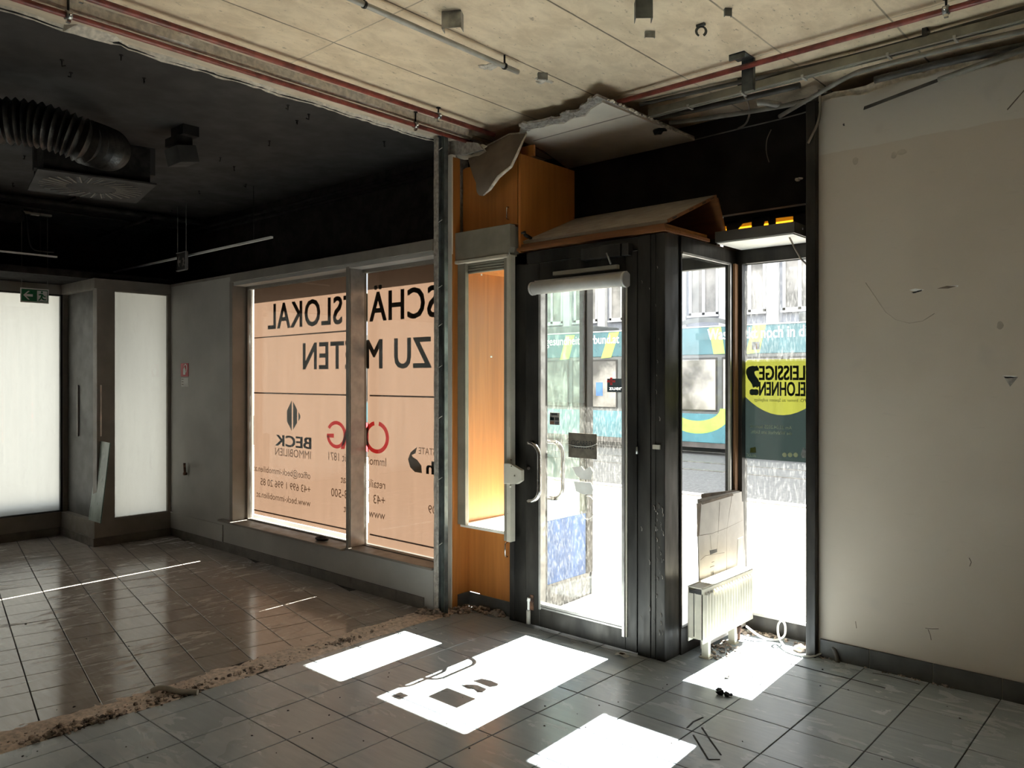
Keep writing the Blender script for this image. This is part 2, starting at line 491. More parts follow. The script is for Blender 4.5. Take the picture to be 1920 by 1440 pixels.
# ---- floor slab with every tile on it
def clip(poly, n, d):
    out = []
    for i in range(len(poly)):
        a, b = poly[i], poly[(i + 1) % len(poly)]
        da = a[0] * n[0] + a[1] * n[1] - d; db = b[0] * n[0] + b[1] * n[1] - d
        if da <= 0: out.append(a)
        if (da < 0 < db) or (db < 0 < da):
            k = da / (da - db); out.append((a[0] + (b[0] - a[0]) * k, a[1] + (b[1] - a[1]) * k))
    return out
def area(p): return abs(sum(p[i][0] * p[(i + 1) % len(p)][1] - p[(i + 1) % len(p)][0] * p[i][1] for i in range(len(p)))) / 2
def tile_mesh(poly, ch=.0016, th=.007):
    a = sum(p[0] * q[1] - q[0] * p[1] for p, q in zip(poly, poly[1:] + poly[:1]))
    if a < 0: poly = poly[::-1]
    n = len(poly); cx = sum(p[0] for p in poly) / n; cy = sum(p[1] for p in poly) / n
    rad = max(math.hypot(p[0] - cx, p[1] - cy) for p in poly); k = 1 - ch * 1.4 / rad
    mb = MB()
    vs = [(p[0], p[1], -th) for p in poly] + [(p[0], p[1], -ch) for p in poly] + [(cx + (p[0] - cx) * k, cy + (p[1] - cy) * k, 0) for p in poly]
    fs = [tuple(2 * n + i for i in range(n))]
    for i in range(n):
        j = (i + 1) % n
        fs += [(i, j, n + j, n + i), (n + i, n + j, 2 * n + j, 2 * n + i)]
    return mb.add(vs, fs)
def in_view(x, y, m=.25):
    d = Vector((x, y, -EYE)); z = d.dot(_fw)
    if z < .4: return False
    u = d.dot(_rt) / z * FPX; v = EYE / z * FPX
    return abs(u) < 960 + m * FPX / z + 20 and v < 740 + m * FPX / z
def lay(floor, orig, ux, uy, px, py, gap, region, keep, mat, nmax=300):
    """lay a tile grid: full tiles share one mesh, cut ones get their own"""
    full = tile_mesh([(-px / 2 + gap / 2, -py / 2 + gap / 2), (px / 2 - gap / 2, -py / 2 + gap / 2), (px / 2 - gap / 2, py / 2 - gap / 2), (-px / 2 + gap / 2, py / 2 - gap / 2)])
    ang = math.atan2(ux[1], ux[0])
    me = bpy.data.meshes.new('floor_tile'); me.from_pydata(full.v, [], full.f); me.materials.append(MATS[mat])
    rest = MB(); items = []
    for i in range(-40, 41):
        for j in range(-40, 41):
            c = (orig[0] + ux[0] * px * (i + .5) + uy[0] * py * (j + .5), orig[1] + ux[1] * px * (i + .5) + uy[1] * py * (j + .5))
            if not keep(c): continue
            hx, hy = px / 2 - gap / 2, py / 2 - gap / 2
            q = [(c[0] + ux[0] * a * hx + uy[0] * b * hy, c[1] + ux[1] * a * hx + uy[1] * b * hy) for a, b in ((-1, -1), (1, -1), (1, 1), (-1, 1))]
            p = q
            for (n, d) in region(i, j): p = clip(p, n, d) if p else p
            if len(p) < 3 or area(p) < .0008: continue
            items.append((math.hypot(*c), c, p, abs(area(p) - area(q)) < 1e-6))
    items.sort(key=lambda k: k[0])
    vis = [k for k in items if in_view(*k[1])]; n = 0
    for k in items:
        dist, c, p, isfull = k
        if in_view(*c) and n < nmax:
            n += 1
            if isfull:
                o = bpy.data.objects.new('floor_tile', me); COL.objects.link(o); o.parent = floor
                f = wloc(floor); o.location = (c[0] - f.x, c[1] - f.y, -f.z + R.uniform(-.0006, .0006))
                o.rotation_euler = (R.uniform(-.0015, .0015), R.uniform(-.0015, .0015), ang)
            else:
                o = tile_mesh(p).build('floor_tile', mat, floor)
        else:
            m = tile_mesh(p); rest.add(m.v, m.f)
    if rest.v: part('floor_tile_field', rest, mat, floor, kind='stuff', label='further floor tiles of the same grid')
floor = struct('floor', box(-3.64, 3.2, -5.0, 4.62, -.15, -.0035), 'grout', 'grey floor tile bed of the near room')
floor2 = struct('floor_left', box(-8.6, -3.64, -3.0, 3.62, -.15, -.0035), 'grout', 'brown floor tile bed of the left room')
def keep_near(c): return -3.85 < c[0] < 3.2 and -1.0 < c[1] < 4.6
def reg_near(i, j):
    return [((-1, 0), 3.622 + R.uniform(-.012, .012)), ((0, 1), 4.5 if i >= -3 else 3.72), ((1, 0), 3.2)]
lay(floor, (-1.355, 3.302), (1, 0), (0, 1), .3035, .2985, .0045, reg_near, keep_near, 'grey_tile')
dC, dD = (-.979, .205), (-.205, -.979)
org2 = (dC[0] * 4.146 + dD[0] * -.376, dC[1] * 4.146 + dD[1] * -.376)
def keep_left(c): return -8.3 < c[0] < -3.6 and -1.2 < c[1] < 3.5 and not (c[0] < XL1 - .05 and c[1] > YSTEP + .05)
def reg_left(i, j):
    e = {0: -3.795, 1: -3.80, 2: -3.82}.get((i + j) % 3, -3.80) + R.uniform(-.02, .02)
    return [((1, 0), e), ((0, 1), YW + .01), ((-1, 0), 8.245)]
lay(floor2, org2, dC, dD, .2485, .2485, .005, reg_left, keep_left, 'brown_tile')

# ---- strip of broken screed where a partition wall stood
mb = MB(); nx, ny = 26, 300
for pts in ([(1424, 1283), (1480, 1243), (1530, 1257), (1598, 1274), (1660, 1290)], [(1636, 1262), (1660, 1266), (1700, 1276), (1724, 1283)], [(1300, 1378), (1328, 1424), (1350, 1424)], [(1316, 1364), (1330, 1385), (1352, 1416)], [(1288, 1365), (1300, 1353), (1318, 1345)]):
    q_ = [PZ(x, y, .0008) for x, y in pts]; m_ = MB()
    for a_, b_ in zip(q_, q_[1:]):
        d_ = (b_ - a_).normalized(); n_ = Vector((-d_.y, d_.x, 0)) * .0035
        m_.prism([a_ - n_, a_ + n_, b_ + n_, b_ - n_], (0, 0, .0008))
    part('glue_line', m_, 'debris_dark', floor)
def hsh(a, b): return math.sin(a * 127.1 + b * 311.7) * 43758.5453 % 1
def vnoise(x, y):
    xi, yi = math.floor(x), math.floor(y); fx, fy = x - xi, y - yi
    fx = fx * fx * (3 - 2 * fx); fy = fy * fy * (3 - 2 * fy)
    return (hsh(xi, yi) * (1 - fx) + hsh(xi + 1, yi) * fx) * (1 - fy) + (hsh(xi, yi + 1) * (1 - fx) + hsh(xi + 1, yi + 1) * fx) * fy
vs = []
for j in range(ny + 1):
    y = -.6 + 4.2 * j / ny
    for i in range(nx + 1):
        x = -3.90 + .33 * i / nx
        u = i / nx
        rim = min(1, min(u, 1 - u) / .28)
        z = -.011 + .013 * rim + .010 * (vnoise(x * 14, y * 9) - .5) + .007 * (vnoise(x * 60, y * 60) - .5)
        vs.append((x, y, z))
mb.add(vs, [(j * (nx + 1) + i, j * (nx + 1) + i + 1, (j + 1) * (nx + 1) + i + 1, (j + 1) * (nx + 1) + i) for j in range(ny) for i in range(nx)], True)
struct('trim_1', mb, 'screed', 'rough strip of broken screed between the grey and the brown tiles')
def heap(name, pts, n, rmin, rmax, mat, label, hfun=None):
    mb = MB()
    for k in range(n):
        (x, y, sx, sy) = R.choice(pts)
        a, b = R.gauss(0, 1), R.gauss(0, 1)
        a = max(-1.7, min(1.7, a)); b = max(-1.7, min(1.7, b))
        r = rmin + (rmax - rmin) * R.random() ** 2.2
        mb.rock((x + a * sx, y + b * sy, r * .3 + max(0, (hfun or 0) * (1 - (a * a + b * b) / 2) * R.random())), r, R, R.uniform(.35, .8))
    o = solo(name, mb, mat, label, 'rubble'); o['kind'] = 'stuff'; return o

# ---- ceilings
struct('ceiling', box(-3.80, 3.2, -5.0, 4.75, CEIL, CEIL + .25), 'concrete', 'bare beige concrete ceiling with formwork seams')
ys = [(-3.0 + 7.1 * k / 180) for k in range(181)]
rag = [-3.765 + .03 * (vnoise(y * 2.3, 1.5) - .5) + .028 * (vnoise(y * 9, 7) - .5) + (.02 if 1.28 < y < 1.5 else 0) for y in ys]
mb = MB()
for a in range(180):
    mb.add([(-8.7, ys[a], CEILB), (rag[a], ys[a], CEILB), (rag[a + 1], ys[a + 1], CEILB), (-8.7, ys[a + 1], CEILB)], [(3, 2, 1, 0)])
    mb.add([(rag[a], ys[a], CEILB), (rag[a + 1], ys[a + 1], CEILB), (rag[a + 1], ys[a + 1], CEIL + .02), (rag[a], ys[a], CEIL + .02)], [(0, 1, 2, 3)])
mb.box(-8.7, -3.86, -3.0, 4.1, CEILB + .01, CEIL + .25)
cl = struct('ceiling_left', mb, 'black_ceiling', 'black painted ceiling of the left room with a ragged edge')
mb = MB()
for a in range(180):
    w0 = .004 + .014 * vnoise(ys[a] * 7, 3) ** 2 + (.035 if 1.28 < ys[a] < 1.47 else 0); w1 = .004 + .014 * vnoise(ys[a + 1] * 7, 3) ** 2 + (.035 if 1.28 < ys[a + 1] < 1.47 else 0)
    d0 = .010 * vnoise(ys[a] * 30, 9); d1 = .010 * vnoise(ys[a + 1] * 30, 9)
    mb.add([(rag[a] - .004 - w0 * .3, ys[a], CEILB - .001 - d0), (rag[a] + w0, ys[a], 3.048), (rag[a] + w0 + .008, ys[a], CEIL + .02),
            (rag[a + 1] - .004 - w1 * .3, ys[a + 1], CEILB - .001 - d1), (rag[a + 1] + w1, ys[a + 1], 3.048), (rag[a + 1] + w1 + .008, ys[a + 1], CEIL + .02)],
           [(0, 1, 4, 3), (1, 2, 5, 4)])
part('plaster_edge', mb, 'plaster_crumb', cl, label='crumbling pale plaster along the broken edge')

mb = MB()
rg2 = [-3.598 + .020 * (vnoise(y * 3, 21) - .5) + .016 * (vnoise(y * 14, 5) - .5) for y in ys]
for a in range(168):
    mb.add([(rag[a] - .01, ys[a], 3.047), (rg2[a], ys[a], 3.047), (rg2[a + 1], ys[a + 1], 3.047), (rag[a + 1] - .01, ys[a + 1], 3.047)], [(3, 2, 1, 0)])
part('plaster_strip', mb, 'strip_plaster', cl, label='flat beige plaster strip beside the broken edge')
mb = MB()
for a in range(168):
    d0 = .012 * vnoise(ys[a] * 22, 11); d1 = .012 * vnoise(ys[a + 1] * 22, 11)
    mb.add([(rg2[a], ys[a], 3.0465), (rg2[a] + .008 + d0, ys[a], 3.056), (rg2[a] + .014, ys[a], CEIL + .002), (rg2[a + 1], ys[a + 1], 3.0465), (rg2[a + 1] + .008 + d1, ys[a + 1], 3.056), (rg2[a + 1] + .014, ys[a + 1], CEIL + .002)], [(0, 1, 4, 3), (1, 2, 5, 4)])
part('plaster_edge', mb, 'plaster_crumb', cl)
# ---- window wall of the left room
mb = MB()
mb.box(XL1 - .2, -6.27, YW, 3.62, .268, 2.385)
mb.box(-6.27, -3.745, YW, 3.62, 2.29, 2.385)
wf = struct('wall_front', mb, 'grey_panel', 'grey panelled window wall of the left room')
part('parapet', box(XL1, -3.745, YW, 3.62, 0, .268), 'grey_panel', wf)
part('panel_ledge', box(XL1 + .001, -6.44, YW - .008, YW + .02, .075, .222), 'grey_panel', wf)
part('header_trim', box(-6.30, -3.738, YW - .014, YW + .05, 2.318, 2.392), 'grey_frame', wf, .004)
part('header_trim', box(XL1, -6.30, YW - .012, YW + .05, 2.368, 2.392), 'grey_frame', wf, .003)
part('jamb_trim', box(-6.312, -6.262, YW - .012, YW + .14, .27, 2.33), 'grey_frame', wf, .003)
mb = MB().box(-8.75, -3.72, 3.62, 3.70, 2.30, 2.388).box(-8.75, -3.72, 3.70, 3.75, 2.30, CEIL + .2)
struct('wall_front_upper', mb, 'black_matt', 'black painted wall above the window wall')
b = MB()
for x0, x1 in ((XL1, -6.6), (-6.597, -6.1), (-6.097, -5.6), (-5.597, -5.1), (-5.097, -4.6), (-4.597, -4.1), (-4.097, -3.83)):
    b.box(x0, x1, YW - .012, YW, 0, .075)
struct('baseboard_front', b, 'skirting_brown', 'brown tile skirting under the printed window')
sill = struct('trim_2', MB().box(-6.44, -4.66, YW - .055, 3.57, .262, .278).box(-4.66, -3.74, YW - .02, 3.57, .266, .282), 'grey_frame', 'window sill board', .003)

def window(name, label): 
    o = bpy.data.objects.new(name, None); COL.objects.link(o); o['kind'] = 'structure'; o['label'] = label
    return o
def wthing(name, label, loc):
    o = window(name, label); o.location = loc; WL[o] = Vector(loc); return o
w1 = wthing('window_1', 'wide shop window covered by a printed translucent banner', (-5.0, 3.55, .28))
part('window_frame', MB().box(-6.262, -6.235, 3.545, 3.585, .278, 2.29).box(-6.262, -3.74, 3.545, 3.585, 2.265, 2.29).box(-6.262, -3.74, 3.545, 3.585, .268, .288), 'grey_frame', w1)
mul = part('mullion', box(-4.668, -4.634, YW - .004, 3.585, .278, 2.30), 'grey_frame', w1, .002)
part('mullion_plate', box(-4.633, -4.628, YW + .008, 3.56, .285, 2.29), 'alu_profile', w1, .001)
part('pane', box(-6.235, -4.668, 3.560, 3.568, .288, 2.265), 'glass_clear', w1)
part('pane', box(-4.634, -3.74, 3.560, 3.568, .288, 2.265), 'glass_clear', w1)

# the banner, printed to be read from the street
ban = thing('window_banner', 'peach coloured printed rental banner stuck over the wide window', 'banner', (-5.0, 3.60, .29))
YBN = 3.598
part('sheet', sheetY(MB(), -6.222, -4.668, YBN, .322, 2.30), 'banner', ban)
part('sheet', sheetY(sheetY(sheetY(MB(), -4.626, -3.70, YBN, .292, 2.30), -4.638, -4.626, YBN, .292, .44), -4.638, -4.626, YBN, .92, 2.30), 'banner', ban)
YT = YBN - .0015
def bt(txt, xl, xr, yl, h, mat, bold=0.0, sp=1.0):
    """mirror-read lettering: xl..xr are the left and right picture columns, yl the baseline row at xl, h cap height in metres"""
    a = PY(xl, yl, YT); c = PY(xr, yl, YT)
    words('lettering', mat, ban, txt, (c.x, YT, a.z), (-1, 0, 0), (0, 0, 1), h, c.x - a.x, bold, sp)
bt('SCHÄFTSLOKAL', 503, 822, 617, .205, 'banner_ink', .022, 1.08)
bt('ZU MIETEN', 568.5, 808, 692, .205, 'banner_ink', .022, 1.08)
for i, (ya, yb) in enumerate(((735, 737), (951.5, 953.5))):
    a = PY(461, ya, YT); th = .011
    part('rule', MB().box(-6.222, -4.668, YT, YT + .001, a.z - th, a.z).box(-4.612, -3.70, YT, YT + .001, a.z - th, a.z), 'banner_grey', ban)
a = PY(461, 634, YT)
part('crease', MB().prism([(-6.22, YT, a.z), (-4.668, YT, a.z + .012), (-4.668, YT, a.z), (-6.22, YT, a.z - .008)], (0, .001, 0)), 'banner_grey', ban)
bt('BECK', 517, 583, 835, .088, 'banner_blue', .030)
bt('IMMOBILIEN', 516, 583, 853, .062, 'banner_grey', .0)
bt('office@beck-immobilien.at', 475, 582, 882.5, .052, 'banner_grey', .0)
bt('+43 699 1 996 20 85', 488.5, 582, 909, .058, 'banner_grey', .0)
bt('www.beck-immobilien.at', 481, 582, 931, .052, 'banner_grey', .0)
bt('Immobilien Seit 1871', 616, 724, 862, .060, 'banner_grey', .0)
bt('retail@oerag.at', 639, 722, 905, .058, 'banner_grey', .0)
bt('+43 1 534 73-500', 621, 722, 930, .062, 'banner_grey', .0)
bt('www.oerag.at', 644.5, 722, 960, .058, 'banner_grey', .0)
bt('ESTATE', 785, 822, 851, .045, 'banner_grey', .0)
bt('h', 800, 813, 888, .085, 'banner_ink', .03)
bt('09', 803, 818, 962, .055, 'banner_grey', .0)
# red monogram
def ring(cx, cz, r0, r1, a0, a1, sx=1.0, n=26, flat=False):
    m = MB()
    for k in range(n):
        t0 = math.radians(a0 + (a1 - a0) * k / n); t1 = math.radians(a0 + (a1 - a0) * (k + 1) / n)
        q = [(cx + math.cos(t) * r * sx, YT, cz + math.sin(t) * r) for t, r in ((t0, r0), (t1, r0), (t1, r1), (t0, r1))]
        m.poly(q) if flat else m.prism(q, (0, .001, 0))
    return m
def P2(x, y): p = PY(x, y, YT); return (p.x, YT, p.z)
c1 = P2(706, 820); c2 = P2(630.5, 815)
sx1 = (P2(729, 820)[0] - P2(683, 820)[0]) / 2 / .118; sx2 = (P2(649, 815)[0] - P2(612, 815)[0]) / 2 / .106
mo = ring(c1[0], c1[2], .088, .118, 102, 438, sx1, flat=True)
g = ring(c2[0], c2[2], .078, .106, 150, -172, sx2, flat=True); mo.add(g.v, g.f)
for pts in ([(683, 792), (691, 793), (691, 847), (683, 846)], [(654, 797), (661, 797), (678, 845), (670, 845)], [(650, 797), (657, 797), (646, 842), (639, 842)], [(613, 813), (626, 813), (626, 821), (613, 820)]):
    mo.poly([P2(*p) for p in pts])
part('monogram', mo, 'banner_red', ban)
em = MB()
for pts in ([(547, 751), (538, 770), (538, 790), (547, 808)], [(549.5, 753), (557, 768), (557, 793), (549.5, 806)], [(559.5, 772), (563, 779), (563, 784), (559.5, 790)]):
    em.poly([P2(*p) for p in pts])
part('emblem', em, 'banner_blue', ban)
lf = MB().poly([P2(*p) for p in [(770, 848), (765, 861), (769, 876), (778, 885), (791, 887), (790, 873), (782, 862), (774, 857), (772, 853)]]).poly([P2(*p) for p in [(782, 838), (770, 848), (772, 853), (779, 850)]])
part('emblem', lf, 'banner_ink', ban)

# ---- left window walls
mb = MB()
mb.box(XL1 - .2, XL1, 2.95, YW, 0, .222)
mb.box(XL2, XL1, YSTEP, 2.95, 0, .222)
mb.box(XL2 - .25, XL2, -3.0, YSTEP, 0, .222)
mb.box(XL1 - .09, XL1, YSTEP + .02, 2.905, .222, 2.30)
mb.box(XL1 - .09, XL1 - .012, 3.418, 3.62, .222, 2.30)
mb.box(XL2 - .12, XL2, 2.755, 2.87, .222, 2.30)
wl = struct('wall_left', mb, 'grey_frame', 'low grey plinth and posts of the left window walls')
part('header', MB().box(XL1 - .09, XL1, YSTEP, YW, 2.30, 2.392).box(XL2 - .12, XL1 - .09, YSTEP, YSTEP + .06, 2.30, 2.392).box(XL2 - .12, XL2, -3.0, YSTEP, 2.30, 2.392), 'grey_frame', wl, .003)
part('panel', MB().box(XL2 - .01, XL1 - .03, 2.80, 2.83, .20, 2.33), 'dark_panel', wl, .002, 'dark grey panel between the two white windows')
for px in (147.5, 190):
    a = PY(px, 722, 2.797); c = PY(px, 818, 2.797)
    part('glazing_bead', box(a.x - .004, a.x + .004, 2.785, 2.80, c.z, a.z), 'alu_profile', wl)
struct('wall_left_upper', MB().box(XL2 - .5, XL2 - .3, -3.0, 3.75, 2.39, CEIL + .2).box(XL2 - .5, XL1 - .09, -3.0, 3.75, 2.393, 2.45).box(XL2 - .14, XL2 - .10, -3, 2.8, .2, .3), 'black_matt', 'black wall above the left windows')
b = MB().box(XL1, XL1 + .012, YSTEP - .012, YW - .012, 0, .075).box(XL2 + .012, XL1, YSTEP - .012, YSTEP, 0, .075).box(XL2, XL2 + .012, -3.0, YSTEP, 0, .075)
struct('baseboard_left', b, 'skirting_brown', 'brown tile skirting of the left window walls')
w2 = wthing('window_2', 'narrow white frosted window beside the fire extinguisher sign', (XL1, 3.15, .23))
part('window_frame', MB().box(XL1 - .05, XL1 - .01, 2.905, 2.918, .222, 2.30).box(XL1 - .05, XL1 - .01, 3.40, 3.418, .222, 2.30).box(XL1 - .05, XL1 - .01, 2.905, 3.418, 2.285, 2.30).box(XL1 - .05, XL1 - .01, 2.905, 3.418, .222, .234), 'grey_frame', w2)
part('pane', box(XL1 - .036, XL1 - .030, 2.918, 3.40, .234, 2.285), 'glass_clear', w2)
part('foil', sheetX(MB(), XL1 - .040, 2.918, 3.40, .234, 2.285), 'foil_white', w2, 0, 'white frosted foil')
w3 = wthing('window_3', 'wide white frosted window with the hanging exit sign before it', (XL2, .6, .23))
mb = MB().box(XL2 - .05, XL2 - .01, 2.735, 2.755, .222, 2.30).box(XL2 - .05, XL2 - .01, -3, 2.755, 2.285, 2.30).box(XL2 - .05, XL2 - .01, -3, 2.755, .222, .234)
mb.box(XL2 - .05, XL2 - .01, .60, .66, .222, 2.30).box(XL2 - .05, XL2 - .01, -1.4, -1.34, .222, 2.30)
part('window_frame', mb, 'dark_metal', w3)
for y0, y1 in ((.66, 2.735), (-1.34, .60), (-3.0, -1.40)):
    part('pane', box(XL2 - .036, XL2 - .030, y0, y1, .234, 2.285), 'glass_clear', w3)
    part('foil', sheetX(MB(), XL2 - .040, y0, y1, .234, 2.285), 'foil_white', w3, 0, 'white frosted foil')

# ---- right wall, black wall over the shopfront
top = [(-1.597, 2.985), (-1.52, 2.993), (-1.45, 2.99), (-1.36, 2.972), (-1.30, 2.985), (-1.18, 3.0), (-1.08, 2.988), (-1.0, 3.005), (-.9, 2.99), (-.78, 2.965), (-.70, 2.978), (-.60, 2.962), (-.3, 2.97), (3.2, 2.97)]
mb = MB().prism([(-1.597, YR, 0), (3.2, YR, 0)] + [(x, YR, z) for x, z in reversed(top)], (0, .014, 0))
wr = struct('wall_right', mb, 'wall_beige', 'scuffed beige plasterboard wall with a broken upper edge')
mb = MB().prism([(-1.597, YR + .014, .05), (3.2, YR + .014, .05)] + [(x, YR + .014, z + .025 + .03 * vnoise(x * 11, 2)) for x, z in reversed(top)], (0, .03, 0))
part('board_core', mb, 'plaster_crumb', wr, 0, 'broken gypsum core at the upper edge')
part('backing', box(-1.597, 3.2, YR + .044, YR + .30, 0, 3.0), 'brown_black', wr)
def mark(pts, mat, t=.0012):
    part('scuff', MB().prism([tuple(PY(x, y, YR)) for x, y in pts], (0, -t, 0)), mat, wr)
mark([(1705, 544), (1716, 541), (1733, 543), (1720, 548)], 'white_print'); mark([(1709, 548), (1729, 543), (1728, 546), (1713, 550)], 'ink')
mark([(1757, 541), (1775, 536), (1796, 536), (1778, 541)], 'cardboard_edge'); mark([(1778, 536), (1797, 535), (1796, 538)], 'white_print')
mark([(1882, 706), (1909, 707), (1894, 725)], 'plaster_grey'); mark([(1880, 704), (1908, 705), (1900, 709), (1884, 709)], 'white_print')
mark([(1580, 233), (1583, 231), (1584, 236), (1581, 236)], 'ink')
mark([(1888, 205), (1922, 166), (1923, 168), (1889, 207)], 'cardboard_edge')
pts = [(1623, 530), (1642, 558), (1660, 585), (1680, 600), (1705, 606), (1730, 602), (1752, 588)]
part('scuff', MB().tube([tuple(PY(x, y, YR + .0005)) for x, y in pts], .0018, 5), 'scuff_grey', wr)
for pts in ([(1740, 1180), (1744, 1190), (1746, 1200)], [(1735, 1178), (1747, 1179), (1760, 1179)], [(1817, 1046), (1821, 1054), (1818, 1062)], [(1604, 1165), (1606, 1178)]):
    part('scuff', MB().tube([tuple(PY(x, y, YR - .0002)) for x, y in pts], .0014, 4), 'cardboard_edge', wr)
for i, (px, py, rx, rz) in enumerate(((1691, 285, .025, .015), (1676, 291, .014, .018), (1604, 302, .015, .02), (1875, 610, .014, .02))):
    c = PY(px, py, YR)
    part('stain', MB().prism([(c.x + rx * math.cos(k * .524) * R.uniform(.8, 1.2), YR, c.z + rz * math.sin(k * .524)) for k in range(12)], (0, -.0008, 0)), 'scuff_grey', wr)
jx = [PY(x, 1240, YR - .012).x for x in (1537, 1630, 1749, 1879)] + [-.33, 0, .33, .66]
bb = bpy.data.objects.new('baseboard_right', None); COL.objects.link(bb); bb.location = (-1, YR, 0); WL[bb] = Vector((-1, YR, 0)); bb['kind'] = 'structure'; bb['label'] = 'dark grey tile skirting under the beige wall'
for a, c in zip(jx, jx[1:]):
    part('skirting_tile', box(a + .0015, c - .0015, YR - .012, YR, -.003, .097), 'skirting', bb, .0012)
part('grout_bed', box(jx[0], jx[-1], YR - .009, YR, -.003, .096), 'laminate_grey', bb)
struct('trim_3', MB().box(-1.650, -1.598, 4.225, 4.55, 0, 2.99), 'dark_metal', 'dark steel jamb between the shop window and the beige wall', .003)
mb = MB().box(-3.72, -1.60, YB, YB + .05, 2.50, CEIL + .02).box(-3.72, -2.30, YB, YB + .05, 2.27, 2.50).box(-1.74, -1.60, YB, YB + .05, 2.27, 2.5)
struct('wall_back', mb, 'brown_black', 'black painted wall above the shop entrance')
struct('trim_4', box(-3.72, -1.58, 4.475, 4.515, 2.185, 2.27), 'dark_metal', 'dark steel lintel of the shopfront')
struct('ceiling_porch', box(-3.25, -2.17, 3.67, 4.50, 2.262, 2.275), 'dark_panel', 'dark soffit of the door recess')
struct('wall_exterior', MB().box(-3.73, 6, 4.58, 4.66, 2.52, 6.5).box(-1.60, 6, 4.45, 4.75, 0, 2.6).box(-9, -3.72, 3.75, 3.78, 2.36, 6.5).box(-3.73, -3.70, 3.76, 4.75, 2.30, 6.5), 'stone_grey', 'outer wall of the shop')
struct('fill_block_wall', box(-8.75, -3.80, -3.1, -3.0, 0, CEIL + .2), 'black_paint', 'unseen dark wall added behind the left room to cut its fill light')  # unseen wall, added and kept dark to lower the fill light in here
struct('wall_rear', MB().box(-3.8, 3.35, -5.1, -4.95, 0, CEIL + .2).box(3.2, 3.35, -4.95, 4.6, 0, CEIL + .2).box(-3.9, -3.8, -5.1, -3.0, 0, CEIL + .2), 'white_paint', 'closed walls of the near room behind the viewer')

# =================================================================== SHOPFRONT: stub wall, display case, door, side pane
# ---- cut end of the removed partition
st = struct('wall_stub', box(-3.80, -3.70, 3.56, 3.70, 0, CEIL), 'plaster_grey', 'cut end of a removed partition wall')
def xat(px, Y): return PY(px, 700, Y).x
ye = 3.525
def ragged(x0, x1, y0, y1, z0, z1, n, amp, seed):
    m = MB()
    zs = [z0 + (z1 - z0) * k / n for k in range(n + 1)]
    off = [amp * (vnoise(z * 9, seed) - .5) + amp * .6 * (vnoise(z * 31, seed + 3) - .5) for z in zs]
    for k in range(n):
        a, b = off[k], off[k + 1]
        vsx = [(x0 + a, y0, zs[k]), (x1, y0, zs[k]), (x1, y1, zs[k]), (x0 + a, y1, zs[k]), (x0 + b, y0, zs[k + 1]), (x1, y0, zs[k + 1]), (x1, y1, zs[k + 1]), (x0 + b, y1, zs[k + 1])]
        m.add(vsx, [(0, 1, 5, 4), (1, 2, 6, 5), (3, 0, 4, 7), (2, 3, 7, 6)])
    return m
part('plasterboard', ragged(xat(813.5, 3.412), xat(820.5, 3.412), 3.412, 3.422, 0.0, CEILB, 70, .004, 4), 'plaster_grey', st, 0, 'broken plasterboard edge')
ys_ = ye; ye = 3.425
mb = MB().box(xat(820.5, ye), xat(833, ye), ye + .022, ye + .026, 0, CEILB + .02)
mb.box(xat(820.5, ye), xat(822, ye), ye, ye + .03, 0, CEILB + .02).box(xat(832, ye), xat(833.5, ye), ye, ye + .03, 0, CEILB + .02)
mb.box(xat(826, ye), xat(827, ye), ye + .016, ye + .024, 0, CEILB)
part('metal_stud', mb, 'stud_steel', st, 0, 'dark galvanised wall stud')
for py in (282, 417, 540, 612, 690, 785, 900, 1023):
    a = PY(822, py, ye - .002); c = PY(829, py - 5, ye - .006)
    part('wire_tie', MB().tube([a, (a + c) / 2, c], .0022, 5), 'cable_white', st)
ye = ys_
part('plasterboard', ragged(xat(834.5, ye + .02), xat(840, ye + .02), ye + .008, 3.62, 0.0, CEIL - .03, 60, .003, 8), 'plaster_grey', st)
part('plasterboard', ragged(xat(839, ye), xat(847, ye), ye, 3.56, 0.0, 2.945, 60, .002, 12), 'gypsum_face', st, 0, 'cream plasterboard layer')
mb = MB()
for (px, py, h) in ((812, 1130, .10), (806, 1136, .06), (817, 1120, .13), (843, 1118, .10), (800, 1140, .03)):
    c = PZ(px, 1142, 0); mb.prism([(c.x - .012, 3.49, 0), (c.x + .014, 3.49, 0), (c.x + .004, 3.50, h)], (0, .02, 0))
part('mortar_blob', mb, 'plaster_crumb', st)

# ---- display case of orange wood beside the door
XS = -3.672
case = thing('display_case', 'orange wooden display case with roller shutter beside the door', 'display case', (-3.45, 3.95, 0))
part('side_panel', MB().box(XS - .025, XS, 3.535, 3.60, .0, 2.93), 'wood_orange', case, .002)
part('side_panel', MB().box(XS - .022, XS - .001, 3.60, 4.46, .09, 2.40), 'wood_orange', case)
part('side_trim', box(XS - .012, XS + .004, 3.528, 3.536, 0, 2.30), 'wood_orange', case)
part('lower_front', box(XS, xat(900, 3.684), 3.684, 3.70, .095, .535), 'wood_orange', case, .001)
dr = part('door', box(xat(900, 3.684) + .002, -3.262, 3.680, 3.70, .085, .53), 'wood_orange', case, .0015)
h = PY(947, 1030, 3.672)
def bow(x, y, z0, z1, dep, r=.004): return MB().tube([(x, y, z0), (x, y - dep * .7, z0), (x, y - dep, z0 + dep * .3), (x, y - dep, z1 - dep * .3), (x, y - dep * .7, z1), (x, y, z1)], r, 8)
part('handle', bow(xat(948, 3.66), 3.682, h.z - .045, h.z + .045, .026), 'steel', dr)
part('sun_leak_block', box(-3.292, -3.262, 3.612, 3.70, .50, 2.26), 'wood_orange', case)  # added panel that stops sunlight leaking between case and door frame
part('shelf', MB().box(XS, -3.262, 3.60, 4.45, .532, .552), 'white_shelf', case, .002, 'sunlit white shelf')
